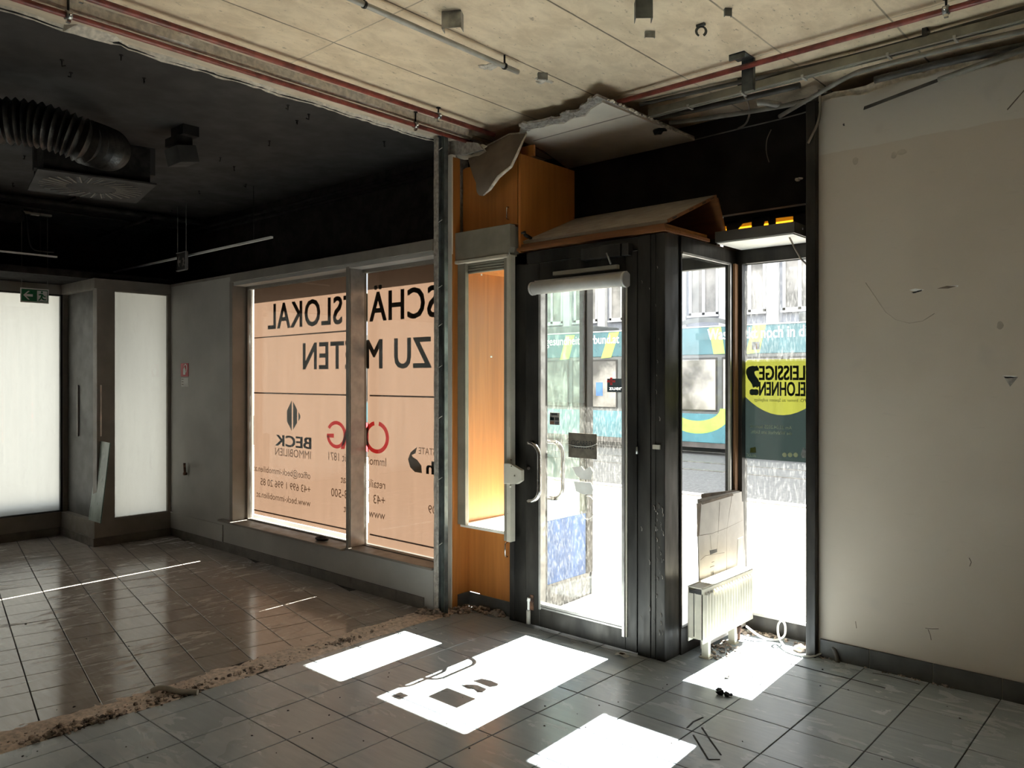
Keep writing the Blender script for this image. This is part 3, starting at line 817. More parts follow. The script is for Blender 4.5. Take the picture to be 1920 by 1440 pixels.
part('skirting_tile', box(XS - .001, XS + .008, 3.575, 3.684, 0, .094), 'skirting', case)
part('skirting_tile', box(XS + .008, -3.262, 3.676, 3.684, 0, .092), 'skirting', case)
# roller shutter in front of the case
sh = part('shutter_box', MB().prism([(XS - .004, 3.605, 2.255), (XS - .004, 3.605, 2.44), (-3.195, 3.605, 2.44), (-3.195, 3.605, 2.30), (-3.21, 3.605, 2.255)], (0, -.05, 0)).box(XS, -3.21, 3.605, 3.66, 2.25, 2.435), 'shutter_grey', case, .003, 'grey roller shutter box')
part('guide_rail', MB().box(XS + .001, xat(873, 3.59), 3.575, 3.605, .552, 2.255).box(xat(871, 3.575), xat(873.5, 3.575), 3.57, 3.60, .552, 2.25), 'shutter_grey', case, .001)
part('guide_rail', MB().box(xat(948, 3.59), xat(954, 3.59), 3.575, 3.61, .50, 2.255), 'shutter_grey', case, .001)
part('guide_rail', MB().box(xat(955, 3.59), xat(962, 3.59), 3.565, 3.61, .50, 2.255), 'shutter_light', case, .001)
part('shutter_lip', box(XS - .01, -3.215, 3.550, 3.605, 2.238, 2.258), 'shutter_light', case, .003)
mb = MB()
for k in range(4): 
    mb.tube([(xat(873, 3.60), 3.602, 2.232 - k * .017), (xat(948, 3.60), 3.602, 2.232 - k * .017)], .0095, 8)
part('shutter_slats', mb, 'shutter_grey', case)
part('shutter_strap', MB().box(xat(953.5, 3.57), xat(957, 3.57), 3.561, 3.565, 1.20, 2.30), 'shutter_light', case)
c = PY(962, 888, 3.575)
mb = MB().prism([(PY(x, y, 3.565)) for x, y in ((950, 868), (961, 868), (983, 881), (983, 901), (974, 907), (950, 906))], (0, -.028, 0))
wd = part('strap_winder', mb, 'shutter_light', case, .003, 'cream strap winder plate')
part('screw', MB().tube([PY(959, 874, 3.538), PY(959, 874, 3.533)], .004, 8), 'steel', wd); part('screw', MB().tube([PY(965, 892, 3.538), PY(965, 892, 3.533)], .004, 8), 'steel', wd)
part('winder_knob', MB().tube([PY(957, 909, 3.56), PY(957, 913, 3.55)], .006, 8), 'shutter_light', wd)
for px, py in ((965, 862), (959, 963)):
    part('screw', MB().tube([PY(px - 7, py, 3.575), PY(px - 7, py, 3.566)], .004, 8), 'rust', case)
# outer half of the case: blue-clad base, glazing bars and panes towards the porch and the street
part('base_panel', box(-3.262, -3.250, 3.70, 4.40, .15, .565), 'blue_panel', case, 0, 'blue clad base towards the porch')
part('base_plinth', MB().box(-3.262, -3.245, 3.70, 4.46, -.01, .15).box(XS, -3.245, 4.44, 4.47, -.01, .55), 'stone_grey', case, 0, 'weathered grey plinth')
part('corner_post', MB().box(-3.262 - .045, -3.242, 4.405, 4.475, .15, 2.19), 'dark_metal', case)
part('corner_post', MB().box(XS - .06, XS - .005, 4.42, 4.475, 0, 2.19), 'dark_metal', case)
part('top_panel', MB().box(XS, -3.245, 3.66, 4.47, 2.20, 2.24), 'wood_orange', case)
part('pane', box(-3.258, -3.252, 3.71, 4.405, .565, 2.19), 'glass_case', case)
part('pane', box(XS - .005, -3.307, 4.455, 4.461, .555, 2.19), 'glass_clear', case)
for px, py in ((903, 514), (921, 513)):
    a = PX(px, py, XS + .001); part('label_tab', MB().box(XS - .001, XS + .0015, a.y - .006, a.y + .006, a.z - .010, a.z + .008), 'white_print', case)
a = PX(921, 669, XS); part('label_tab', MB().box(XS - .001, XS + .0015, a.y - .008, a.y + .008, a.z - .006, a.z + .006), 'white_print', case)
# ---- upper cupboard
yc = 3.615
cup = thing('wall_cupboard', 'orange wooden cupboard above the display case under the broken ceiling', 'cupboard', (-3.45, 3.9, 2.45))
xa, xb = XS + .004, xat(972, yc)
part('body', MB().box(xa, xb, yc + .018, 4.15, 2.445, 2.875), 'wood_orange', cup, .001)
part('side_panel', MB().box(xb - .002, xb + .016, yc + .001, 4.16, 2.27, 2.872), 'wood_orange', cup, .001)
dd = part('door', box(xat(868, yc) , xb - .012, yc, yc + .018, 2.448, 2.862), 'wood_orange', cup, .0015)
a = PY(954, 400, yc); part('handle', bow(a.x, yc, a.z - .038, a.z + .038, .02, .003), 'steel', dd)
a = PX(978, 437, xb + .016)
part('stay_arm', MB().tube([(xb + .016, a.y, a.z), (xb + .045, a.y, a.z + .002)], .008, 8).tube([(xb + .04, a.y, a.z - .012), (xb + .05, a.y + .05, a.z - .03)], .011, 8), 'dark_metal', cup)
part('top_strip', box(xb - .10, xb + .05, 3.70, 3.716, 2.872, 2.94), 'wood_orange', cup)

# ---- door
Yg = 3.665
dX0, dX1 = -3.262, -2.335
door = wthing('door_1', 'dark steel framed glass shop door with curved pull handles', (-2.8, 3.66, 0))
mb = MB().box(dX0, xat(988, YF) + .002, YF, 3.705, 0, 2.262).box(dX0, -2.335, YF, 3.705, 2.195, 2.262)
mb.box(dX0 - .003, dX0 + .035, YF - .006, YF + .01, 0, 2.262)
part('door_frame', mb, 'dark_metal', door, .002)
lx0, lx1 = xat(988, YF), -2.332
gx0, gx1 = xat(1013, YF - .005), xat(1174, YF - .005)
leaf = part('door_leaf', MB().box(lx0, gx0, YF - .012, 3.70, .012, 2.19).box(gx1, lx1, YF - .012, 3.70, .012, 2.19).box(gx0, gx1, YF - .012, 3.70, .012, .130).box(gx0, gx1, YF - .012, 3.70, 2.045, 2.19), 'dark_metal', door, .003)
part('pane', box(gx0, gx1, Yg, Yg + .006, .12, 2.06), 'glass_door', leaf)
part('glazing_bead', MB().box(gx0 - .004, gx0 + .012, YF - .018, Yg, .115, 2.03), 'alu_profile', leaf, .002)
part('glazing_bead', MB().box(gx1 - .016, gx1 + .002, YF - .026, Yg, .085, 2.03), 'alu_profile', leaf, .002)
part('glazing_bead', MB().box(gx1 + .003, gx1 + .014, YF - .018, YF, .085, 2.03), 'shutter_light', leaf, .002)
part('glazing_bead', MB().box(gx0, gx1, YF - .016, Yg, .122, .150), 'alu_profile', leaf, .002)
part('groove', MB().box(gx0, gx1, YF - .017, YF - .015, .133, .137), 'dark_metal', leaf)
def pull(x0, x1, y, yend, z0, z1, r=.0125):
    pts = []
    for k in range(7):
        a = math.radians(90 * k / 6); rr = .075
        pts.append((x1 - rr + rr * math.sin(a), y, z1 - rr + rr * math.cos(a)))
    pts = [(x0, y, z1)] + pts
    low = [(p[0], p[1], z0 + z1 - p[2]) for p in reversed(pts)]
    return MB().tube([(x0 - .004, yend, z1), ] + pts + low + [(x0 - .004, yend, z0)], r, 12)
a = PY(988, 832, 3.575); c = PY(1011, 940, 3.575)
hd = part('pull_handle', pull(PY(988, 832, 3.575).x + .012, PY(1010, 900, 3.575).x + .004, 3.575, YF - .008, .765, 1.112), 'steel', leaf, 0, 'curved stainless pull handle')
part('pull_handle', pull(PY(988, 832, 3.575).x + .012, PY(1057, 900, 3.745).x - .006, 3.745, 3.698, .765, 1.112), 'steel', leaf, 0, 'outer stainless pull handle')
bl = part('roller_blind', MB().tube([(xat(1001, 3.59), 3.592, 2.035), (xat(1172, 3.59), 3.592, 2.035)], .037, 20), 'blind_fabric', leaf, 0, 'rolled up pale blind')
part('end_cap', MB().tube([(xat(998, 3.59) - .002, 3.592, 2.035), (xat(1001, 3.59), 3.592, 2.035)], .041, 20), 'blind_fabric', bl)
part('end_cap', MB().tube([(xat(1171, 3.59), 3.592, 2.035), (xat(1175, 3.59), 3.592, 2.035)], .043, 20), 'blind_fabric', bl)
part('cassette_plate', box(xat(1003, 3.62), xat(1176, 3.62), 3.615, 3.626, 2.03, 2.085), 'blind_fabric', bl)
cz = PY(1130, 472, 3.58)
cb = part('door_closer', box(xat(1088, 3.575), xat(1162, 3.575), 3.575, YF, cz.z - .035, cz.z + .035), 'dark_metal', door, .006)
part('end_block', box(xat(1163, 3.575), xat(1176, 3.575), 3.585, YF, cz.z - .034, cz.z + .034), 'dark_metal', cb, .004)
part('slide_rail', box(xat(1036, 3.585), xat(1157, 3.585), 3.585, 3.61, 2.098, 2.122), 'shutter_grey', cb, .003)
part('closer_arm', MB().tube([(xat(1138, 3.58), 3.578, cz.z - .01), (xat(1146, 3.58), 3.578, 2.125)], .006, 8), 'galvanised', cb)
zb = PY(993, 1140, YF - .02)
ft = part('floor_bolt', MB().tube([(zb.x, YF - .03, .018), (zb.x, YF - .03, .10)], .013, 12), 'tube_grey', leaf, 0, 'worn pale floor bolt')
part('bolt_rod', MB().tube([(zb.x, YF - .03, .10), (zb.x, YF - .03, .165)], .008, 10).tube([(zb.x, YF - .03, .155), (zb.x + .004, YF - .03, .176)], .011, 10), 'white_print', ft)
part('bolt_plate', MB().box(zb.x - .004, zb.x + .026, YF - .016, YF - .010, .10, .19), 'rust', ft)
part('lock_cylinder', MB().tube([PY(991, 878, YF - .012), PY(991, 878, YF - .02)], .010, 12), 'steel', leaf)
part('hinge', MB().tube([(lx1 + .002, YF - .016, 1.09), (lx1 + .002, YF - .016, 1.13)], .007, 8), 'galvanised', leaf)
# things stuck to the door glass
a = PY(1066, 857, Yg - .002); c = PY(1119, 814, Yg - .002)
sg = thing('cigar_sign', 'dark brown sign with worn lettering stuck on the door glass', 'sign', (a.x + .1, Yg - .003, a.z))
part('plate', box(a.x, c.x, Yg - .0035, Yg - .0005, a.z, c.z), 'sign_brown', sg, .001)
part('lettering', MB().text('CIGARREN', (a.x + .022, Yg - .0042, a.z + .072), (1, 0, 0), (0, 0, 1), .028, .165, .018), 'ink', sg)
for k in range(9): part('worn_print', box(a.x + .024 + k * .0185, a.x + .035 + k * .0185, Yg - .0042, Yg - .0036, a.z + .056, a.z + .062 + .004 * (k % 2)), 'ink', sg)
part('scratch', MB().tube([PY(x, y, Yg - .005) for x, y in ((1066, 833), (1080, 836.5), (1098, 838), (1110, 836), (1119, 832.5))], .0016, 5), 'white_print', sg)
a = PY(1031, 796, Yg - .002); c = PY(1049, 774, Yg - .002)
so = thing('card_sticker', 'small grey payment card sticker on the door glass', 'sticker', ((a.x + c.x) / 2, Yg - .003, a.z))
part('backing', box(a.x, c.x, Yg - .003, Yg - .0005, a.z, c.z), 'plaster_grey', so)
ww, hh = c.x - a.x, c.z - a.z
for (u0, u1, v0, v1, mt) in ((.15, .8, .78, .94, 'ink'), (.05, .46, .36, .62, 'banner_blue'), (.54, .95, .36, .62, 'ink'), (.05, .46, .04, .28, 'rust'), (.54, .95, .04, .28, 'sticker')):
    part('card_mark', box(a.x + ww * u0, a.x + ww * u1, Yg - .0038, Yg - .0028, a.z + hh * v0, a.z + hh * v1), mt, so)
def scrap(name, pts, label, mat='paper'):
    return solo(name, MB().prism([PY(x, y, Yg - .001) for x, y in pts], (0, -.0015, 0)), mat, label, 'sticker')
scrap('sticker_remnant', [(1073, 876), (1090, 874), (1096, 881), (1107, 875), (1112, 884), (1109, 899), (1090, 899), (1080, 890)], 'torn white sticker remnant just under the brown door sign')
scrap('sticker_remnant', [(1076, 902), (1108, 905), (1113, 918), (1110, 927), (1094, 927), (1080, 921)], 'lower torn white sticker remnant on the door glass')
mb = MB().tube([PY(1102 + 13 * math.cos(k * .35) , 952 + 22 * math.sin(k * .35), Yg - .001) for k in range(-5, 9)], .0016, 5)
solo('sticker_outline', mb, 'white_print', 'thin white glue ring left on the door glass', 'sticker')

# ---- posts, side pane and shop window of the entrance
pst = struct('trim_5', MB().box(-2.330, -2.168, 3.66, 3.715, .001, 2.268).box(-2.333, -2.252, YF - .006, 3.72, 0, 2.27).box(-2.250, -2.222, YF - .003, 3.72, 0, 2.27).box(-2.220, -2.165, YF - .004, 3.785, 0, 2.27), 'dark_metal', 'scratched dark steel corner post right of the door', .003)
part('strike_box', box(xat(1226, YF), xat(1239, YF), YF - .014, YF, PY(1232, 842, YF).z, PY(1232, 834, YF).z), 'shutter_light', pst)
for k in range(46):
    z = R.uniform(.15, .85) if k < 34 else R.uniform(.1, 2.1); x = R.choice((R.uniform(-2.325, -2.255), R.uniform(-2.215, -2.17)))
    if R.random() < .6: x = R.uniform(-2.235, -2.17)
    a = R.uniform(.006, .022)
    part('scratch', MB().tube([(x, YF - .0065, z), (x + a * .4, YF - .0068, z - a * .6), (x + a * .3, YF - .0065, z - a * 1.4)], R.uniform(.0008, .002), 4), 'plaster_grey', pst)
w4 = wthing('window_4', 'tall side pane of the entrance behind the radiator', (-2.17, 4.1, 0))
mb = MB().box(-2.20, -2.155, 3.785, 4.50, 0, .145).box(-2.20, -2.155, 3.785, 4.50, 2.185, 2.27).box(-2.20, -2.155, 4.385, 4.50, .145, 2.185).box(-2.195, -2.157, 3.785, 3.80, .145, 2.185)
part('window_frame', mb, 'dark_metal', w4, .002)
part('glazing_bead', MB().box(-2.165, -2.150, 4.352, 4.366, .15, 2.18).box(-2.165, -2.152, 3.80, 4.36, 2.174, 2.186), 'alu_profile', w4)
part('pane', box(-2.181, -2.175, 3.80, 4.385, .145, 2.185), 'glass_side', w4)
w5 = wthing('window_5', 'tall shop window next to the beige wall with a poster outside', (-1.93, YB, 0))
mb = MB().box(-2.155, -1.640, 4.44, 4.51, 0, .100).box(-2.155, -1.640, 4.44, 4.51, 2.185, 2.275).box(-2.155, -2.118, 4.44, 4.51, .1, 2.185)
part('window_frame', mb, 'dark_metal', w5, .002)
part('glazing_bead', MB().box(-2.118, -1.648, 4.43, 4.45, .096, .112), 'alu_profile', w5)
part('pane', box(-2.118, -1.635, 4.472, 4.478, .10, 2.185), 'glass_side', w5)
b = PX(1381, 700, -2.150)
struct('trim_6', box(-2.1545, -2.140, 4.395, 4.438, .02, 2.185), 'batten', 'raw wooden batten in the glazing corner', .002)
# poster on the outside of the shop window
YP = 4.485
pz0, pz1 = PY(1450, 863, YP).z, PY(1450, 673, YP).z
po = thing('election_poster', 'dark green and lime poster on the shop window, lettering seen from behind', 'poster', (-1.92, YP, pz0))
cx = PY(1465, 700, YP).x
bub = [(-2.119, pz1 - .012), (-2.10, pz1 - .002), (-1.640, pz1 - .002)]
zl = PY(1450, 778, YP).z
arc = []
for k in range(13):
    u = k / 12; x = -1.640 - (2.119 - 1.640) * u
    arc.append((x, zl + .075 * ((x - cx + .0) / .19) ** 2))
pts = bub + [(x, z) for x, z in arc]
part('bubble', MB().poly([(x, YP, z) for x, z in pts]), 'poster_lime', po)
mb = MB()
for k in range(12):
    (xa1, za1), (xb1, zb1) = arc[k], arc[k + 1]
    mb.poly([(xb1, YP, pz0), (xa1, YP, pz0), (xa1, YP, za1), (xb1, YP, zb1)])
part('sheet', mb, 'poster_green', po)
def ptxt(txt, xl, xr, yb, h, mat, bold=0.0):
    a = PY(xl, yb, YP); c = PY(xr, yb, YP)
    words('lettering', mat, po, txt, (min(c.x, -1.665), YP - .0022, a.z), (-1, 0, 0), (0, 0, 1), h, min(c.x, -1.665) - a.x, bold)
ptxt('FLEISSIGE', 1424, 1521, 712, .080, 'poster_green', .036)
ptxt('BELOHNEN', 1424, 1521, 741, .078, 'poster_green', .036)
ptxt('?', 1402, 1421, 739, .165, 'poster_green', .036)
ptxt('FPÖ: Immer zu Spesen aufgelegt', 1414, 1515, 752, .018, 'poster_green', .0)
ptxt('Am 22.04.2025 kommt', 1407, 1485, 802, .020, 'poster_cream', .0)
ptxt('die Wahrheit ans Licht.', 1408, 1485, 812, .020, 'poster_cream', .0)
ptxt('ANS LICHT', 1400, 1418, 856, .018, 'poster_cream', .0)
part('logo_box', MB().prism([(PY(x, y, YP).x, YP - .0015, PY(x, y, YP).z) for x, y in ((1407, 840), (1417, 838), (1418, 849), (1406, 849))], (0, .001, 0)), 'poster_lime', po)
for px in (1471, 1481.5, 1492):
    c = PY(px, 853, YP)
    part('round_icon', MB().prism([(c.x + .0135 * math.cos(k * .45), YP - .0015, c.z + .0135 * math.sin(k * .45)) for k in range(14)], (0, .001, 0)), 'poster_cream', po)
c = PY(1508, 850, YP)
part('drop_mark', MB().prism([(min(-1.665, c.x + dx), YP - .0015, c.z + dz) for dx, dz in ((-.02, -.01), (-.012, -.026), (.01, -.028), (.022, -.01), (.018, .006), (-.006, .034))], (0, .001, 0)), 'plaster_grey', po)
# orange sign letters glowing in the fanlight
og = thing('fanlight_sign', 'orange sign letters glowing through the fanlight above the shop window', 'sign', (-2.0, 4.53, 2.40))
part('back_board', MB().box(-2.30, -1.74, 4.56, 4.575, 2.27, 2.372).box(-2.30, -1.74, 4.56, 4.575, 2.478, 2.52), 'brown_black', og)
def orr(pts):
    xs_ = [PY(x, y, 4.56).x for x, y in pts]
    part('letter', sheetY(MB(), min(xs_) - .03, max(xs_) + .03, 4.577, 2.36, 2.49), 'orange_letter', og)
    for (xa1, ya1), (xb1, yb1) in zip(pts[:-1], pts[1:]):
        if abs(xa1 - xb1) > 1 and ya1 < 431 or yb1 < 431:
            part('mask_board', MB().prism([(PY(x, y, 4.56).x, 4.558, z) for x, y, z in ((xa1, ya1, PY(xa1, ya1, 4.56).z), (xb1, yb1, PY(xb1, yb1, 4.56).z), (xb1, yb1, 2.48), (xa1, ya1, 2.48))], (0, .010, 0)), 'brown_black', og)
orr([(1381, 432), (1392, 419), (1409, 416), (1409, 432)]); orr([(1429, 432), (1433, 415), (1440, 414), (1443, 432)]); orr([(1453, 432), (1453, 409), (1487, 405), (1487, 432)]); orr([(1356, 432), (1357, 424), (1361, 424), (1362, 432)])
for x0, x1 in ((1340, 1356), (1362, 1381), (1409, 1429), (1443, 1453), (1487, 1530)):
    part('mask_board', box(PY(x0, 420, 4.56).x, PY(x1, 420, 4.56).x, 4.561, 4.575, 2.365, 2.48), 'brown_black', og)
mb = MB().box(PY(1340, 420, 4.56).x, -1.74, 4.561, 4.575, PY(1410, 413.5, 4.56).z, 2.48)
part('mask_board', mb, 'brown_black', og)

# ---- light box hung inside above the shop window
lb = thing('light_box', 'dark metal light box with white underside hung over the shop window', 'light fixture', (-1.9, 4.25, 2.27))
lz = 2.268
q = [PZ(1343, 461, lz), PZ(1485, 446, lz), (Vector((-1.64, 4.40, lz))), (Vector((-2.145, 4.40, lz)))]
q = [Vector((-2.12, 4.10, lz)), Vector((-1.665, 4.10, lz)), Vector((-1.665, 4.43, lz)), Vector((-2.12, 4.43, lz))]
part('housing', MB().box(-2.125, -1.665, 4.11, 4.43, lz + .004, lz + .064), 'dark_panel', lb, .002)
part('diffuser', MB().box(-2.115, -1.675, 4.12, 4.425, lz - .002, lz + .004), 'white_print', lb, 0, 'dusty white diffuser')
part('screw', MB().tube([(-1.665, 4.22, lz + .04), (-1.660, 4.22, lz + .04)], .006, 8), 'galvanised', lb)
p0 = PY(1480, 444, 4.2); p1 = PY(1490, 465, 4.2); p2 = PY(1502, 486, 4.25); p3 = PY(1514, 497, 4.3)
part('power_cable', MB().tube([Vector((p0.x, 4.2, lz)), p1, p2, p3], .005, 8), 'cable_brown', lb)

# ---- boards stacked on top of the door frame
for i, (z0, dx, dy, lab) in enumerate(((2.276, 0, 0, 'lowest brown wooden board lying on the door frame'), (2.297, .012, .014, 'second brown wooden board lying on the door frame'))):
    solo('shelf_board', box(-3.19 + dx, -2.150 - dx, 3.610 + dy, 4.10 - dy, z0, z0 + .019), 'wood_board', lab, 'board', 'loose boards on the door frame', .001)
an = thing('angle_board', 'grey laminated corner board tilted on the loose boards', 'board', (-2.65, 3.9, 2.318))
A = Vector((0, 3.645, 2.322)); Bq = PX(1343, 371, -2.155); Bq = Vector((0, Bq.y, Bq.z)); d = (Bq - A).normalized(); nn = Vector((0, -d.z, d.y))
part('top_panel', MB().prism([(-3.17, A.y, A.z), (-2.155, A.y, A.z), (-2.155, Bq.y, Bq.z), (-3.17, Bq.y, Bq.z)], nn * .018), 'laminate_grey', an)
part('edge_strip', MB().prism([(-2.156, A.y, A.z), (-2.150, A.y, A.z), (-2.150, Bq.y, Bq.z), (-2.156, Bq.y, Bq.z)], nn * .018), 'wood_board', an)
e = PX(1354, 426, -2.155)
part('side_panel', MB().prism([(-3.17, Bq.y, Bq.z), (-2.152, Bq.y, Bq.z), (-2.152, Bq.y + .12, 2.33), (-3.17, Bq.y + .12, 2.33)], (0, .018, .004)), 'wood_board', an)
for u in (.12, .45, .72, .9):
    p = A.lerp(Bq, u); part('dowel_slot', MB().obox((-2.1495, p.y + nn.y * .009, p.z + nn.z * .009), (.0008, 0, 0), d * .022, nn * .003), 'ink', an)

# =================================================================== RADIATOR CORNER
rx0, rx1, ry0, ry1, rz0, rz1 = -2.088, -2.0, 3.735, 4.335, .105, .395
rad = thing('radiator', 'cream ribbed panel radiator on legs by the entrance side pane', 'radiator', (-2.05, 4.03, 0))
def ribbed(x, sgn, n=18):
    """pressed steel panel with upright channels"""
    m = MB(); prof = []
    L = ry1 - ry0; p = (L - .03) / n
    prof.append((ry0, 0))
    for k in range(n):
        y = ry0 + .015 + k * p
        prof += [(y + p * .08, 0), (y + p * .26, .012), (y + p * .62, .012), (y + p * .80, 0)]
    prof.append((ry1, 0))
    vs, fs = [], []
    zs = [(rz0, 0), (rz0 + .022, 0), (rz0 + .034, 1), (rz1 - .034, 1), (rz1 - .022, 0), (rz1, 0)]
    for (z, k) in zs:
        for (y, dd) in prof: vs.append((x + sgn * dd * k, y, z))
    n2 = len(prof)
    for j in range(len(zs) - 1):
        for i in range(n2 - 1):
            f = (j * n2 + i, j * n2 + i + 1, (j + 1) * n2 + i + 1, (j + 1) * n2 + i)
            fs.append(f if sgn > 0 else f[::-1])
    m.add(vs, fs)
    m.box(min(x - sgn * .001, x - sgn * .007), max(x - sgn * .001, x - sgn * .007), ry0, ry1, rz0, rz1)
    return m
part('front_panel', ribbed(rx1, 1), 'radiator_paint', rad)
part('back_panel', box(rx0, rx0 + .006, ry0, ry1, rz0, rz1), 'radiator_paint', rad, .002)
mb = MB().box(rx0, rx1, ry0, ry0 + .004, rz0 + .02, rz1 - .03).box(rx0 + .04, rx0 + .046, ry0 - .002, ry0 + .002, rz0 + .03, rz1 - .03)
part('side_cover', mb, 'radiator_paint', rad, .001)
part('side_cover', box(rx0, rx1, ry1 - .004, ry1, rz0 + .02, rz1 - .02), 'radiator_paint', rad)
part('side_slot', MB().box(rx0 + .008, rx1 - .008, ry0 - .001, ry0 + .003, rz1 - .032, rz1 - .016).box(rx0 + .034, rx0 + .038, ry0 - .001, ry0 + .003, rz0 + .03, rz1 - .03), 'ink', rad)
mb = MB().box(rx0, rx0 + .006, ry0, ry1, rz1 - .004, rz1 + .004).box(rx1 - .006, rx1, ry0, ry1, rz1 - .004, rz1 + .004).box(rx0, rx1, ry0, ry0 + .006, rz1 - .004, rz1 + .003).box(rx0, rx1, ry1 - .006, ry1, rz1 - .004, rz1 + .003)
gr = part('top_grille', mb, 'radiator_paint', rad, .001)
for k in range(30):
    y = ry0 + .02 + k * (ry1 - ry0 - .04) / 29
    part('grille_slat', MB().obox(((rx0 + rx1) / 2, y, rz1 - .002), ((rx1 - rx0) / 2 - .006, 0, 0), (0, .0065, .003), (0, -.0004, .0009)), 'radiator_paint', gr)
part('convector', MB().box(rx0 + .012, rx1 - .012, ry0 + .01, ry1 - .01, rz0 + .02, rz1 - .02), 'dark_panel', rad)
for (px, py) in ((1323, 1234), (1374, 1207)):
    c = PZ(px, py, 0)
    part('leg', MB().box(-2.058, -2.018, c.y - .004, c.y + .022, .004, rz0 + .05).box(-2.07, -2.01, c.y - .012, c.y + .035, -.003, .006), 'radiator_paint', rad, .001)
for yy in (4.185, 4.235):
    part('supply_pipe', MB().tube([(-2.04, yy, -.01), (-2.04, yy, rz0 + .04)], .009, 10).tube([(-2.04, yy, .05), (-2.04, yy, .08)], .014, 10), 'rust', rad)

cbd = thing('flattened_boxes', 'flattened white cardboard boxes wedged behind the radiator', 'cardboard', (-2.115, 4.1, 0))
def card(X0, X1, pts, mat, nm='sheet', th=.005):
    """upright sheet through picture points, leaning from X0 at the floor to X1 at the top"""
    out = []
    for x, y in pts:
        p = PX(x, y, X1); k = min(1, max(0, p.z / .78)); p = PX(x, y, X0 + (X1 - X0) * k); out.append(p)
    return part(nm, MB().prism(out, (-th, 0, 0)), mat, cbd)
def card_sheet(nm, X0, X1, pxl, pxr, ytl, ytr, mat, th=.005):
    a = PX(pxl, ytl, X1); b = PX(pxr, ytr, X1)
    return part(nm, MB().prism([(X1, a.y, a.z), (X1, b.y, b.z), (X0, b.y + .0, .02), (X0, a.y - .005, .02)], (-th, 0, 0)), mat, cbd)
card_sheet('box_sheet', -2.108, -2.140, 1316, 1395, 926, 917, 'cardboard_edge')
card_sheet('box_sheet', -2.102, -2.131, 1309, 1393, 936, 919, 'cardboard')
front = card_sheet('box_sheet', -2.094, -2.120, 1308, 1393, 944, 921, 'cardboard', .007)
def on_front(x, y):
    p = PX(x, y, -2.112); k = p.z / .75; return PX(x, y, -2.0935 - .0265 * min(1.0, k))
def stroke(pts, w=.0016, mat='cardboard_edge', nm='crease'):
    part(nm, MB().tube([on_front(*p) + Vector((.001, 0, 0)) for p in pts], w, 5), mat, front)
stroke([(1306, 1005), (1335, 1000), (1362, 990), (1393, 975)]); stroke([(1349, 941), (1346, 1000)]); stroke([(1372, 930), (1362, 995), (1362, 1070)], .0012)
stroke([(1331, 1004), (1333, 1030)]); stroke([(1346, 1003), (1344, 1030)], .0012); stroke([(1313, 1050), (1322, 1042), (1358, 1036)], .0012)
part('grip_hole', MB().prism([on_front(*p) + Vector((.0012, 0, 0)) for p in ((1330, 1032), (1344, 1029), (1344, 1035), (1331, 1040))], (.0006, 0, 0)), 'ink', front)
part('fold_edge', MB().prism([on_front(*p) + Vector((.002, 0, 0)) for p in ((1307, 945), (1314, 940), (1310, 1003), (1306, 1006))], (.002, 0, 0)), 'cardboard_edge', front)
part('fold_edge', MB().prism([on_front(*p) + Vector((.002, 0, 0)) for p in ((1313, 942), (1372, 924), (1374, 929), (1316, 946))], (.002, 0, 0)), 'cardboard_edge', front)
part('tape_flap', MB().prism([on_front(*p) + Vector((.001, 0, 0)) for p in ((1383, 1010), (1392, 1006), (1391, 1057), (1381, 1060))], (.003, 0, 0)), 'paper', front)
a = on_front(1333, 1079); part('print', MB().text('16', a + Vector((.0015, 0, 0)), (0, 1, 0), (0, 0, 1), .022, .030, .02), 'ink', front)
for (px_, py_, w_) in ((1334, 1055, .03), (1331, 1064, .05)):
    a = on_front(px_, py_); part('print', MB().box(a.x + .001, a.x + .0016, a.y, a.y + w_, a.z, a.z + .003), 'banner_grey', front)

def smooth(pts, n=6):
    pts = [Vector(p) for p in pts]; out = []
    for i in range(len(pts) - 1):
        p0 = pts[max(i - 1, 0)]; p1 = pts[i]; p2 = pts[i + 1]; p3 = pts[min(i + 2, len(pts) - 1)]
        for k in range(n):
            t = k / n
            out.append(.5 * ((2 * p1) + (p2 - p0) * t + (2 * p0 - 5 * p1 + 4 * p2 - p3) * t * t + (3 * p1 - p0 - 3 * p2 + p3) * t ** 3))
    return out + [pts[-1]]
fz = .008
path = [PZ(1399, 1174, .06), PZ(1420, 1190, .03), PZ(1440, 1199, fz), PZ(1459, 1199, fz + .004)]
Yc = path[-1].y + .01
path += [PY(1471, 1191, Yc), PY(1472, 1173, Yc - .005), PY(1466, 1164, Yc - .008), PY(1459, 1172, Yc - .012), PY(1460, 1193, Yc - .03), PZ(1472, 1213, fz + .01), PZ(1492, 1226, fz), PZ(1520, 1231, fz), PZ(1545, 1223, .025), PZ(1563, 1216, .06)]
cab = thing('power_cord', 'white cable looping over the floor by the shop window', 'cable', (path[3].x, path[3].y, 0))
part('cord', MB().tube(smooth(path), .0062, 8), 'cable_white', cab)
e = path[-1]
part('conduit_end', MB().tube(smooth([e + Vector((-.004, 0, .002)), e + Vector((.012, -.01, -.012)), Vector((e.x + .03, e.y - .02, -.004))]), .011, 10), 'conduit_dark', cab)
part('wall_bracket', MB().prism([PZ(1516, 1219, .004), PZ(1533, 1227, .004), PZ(1528, 1230, .004), PZ(1516, 1224, .004)], (0, 0, .004)), 'white_print', cab)

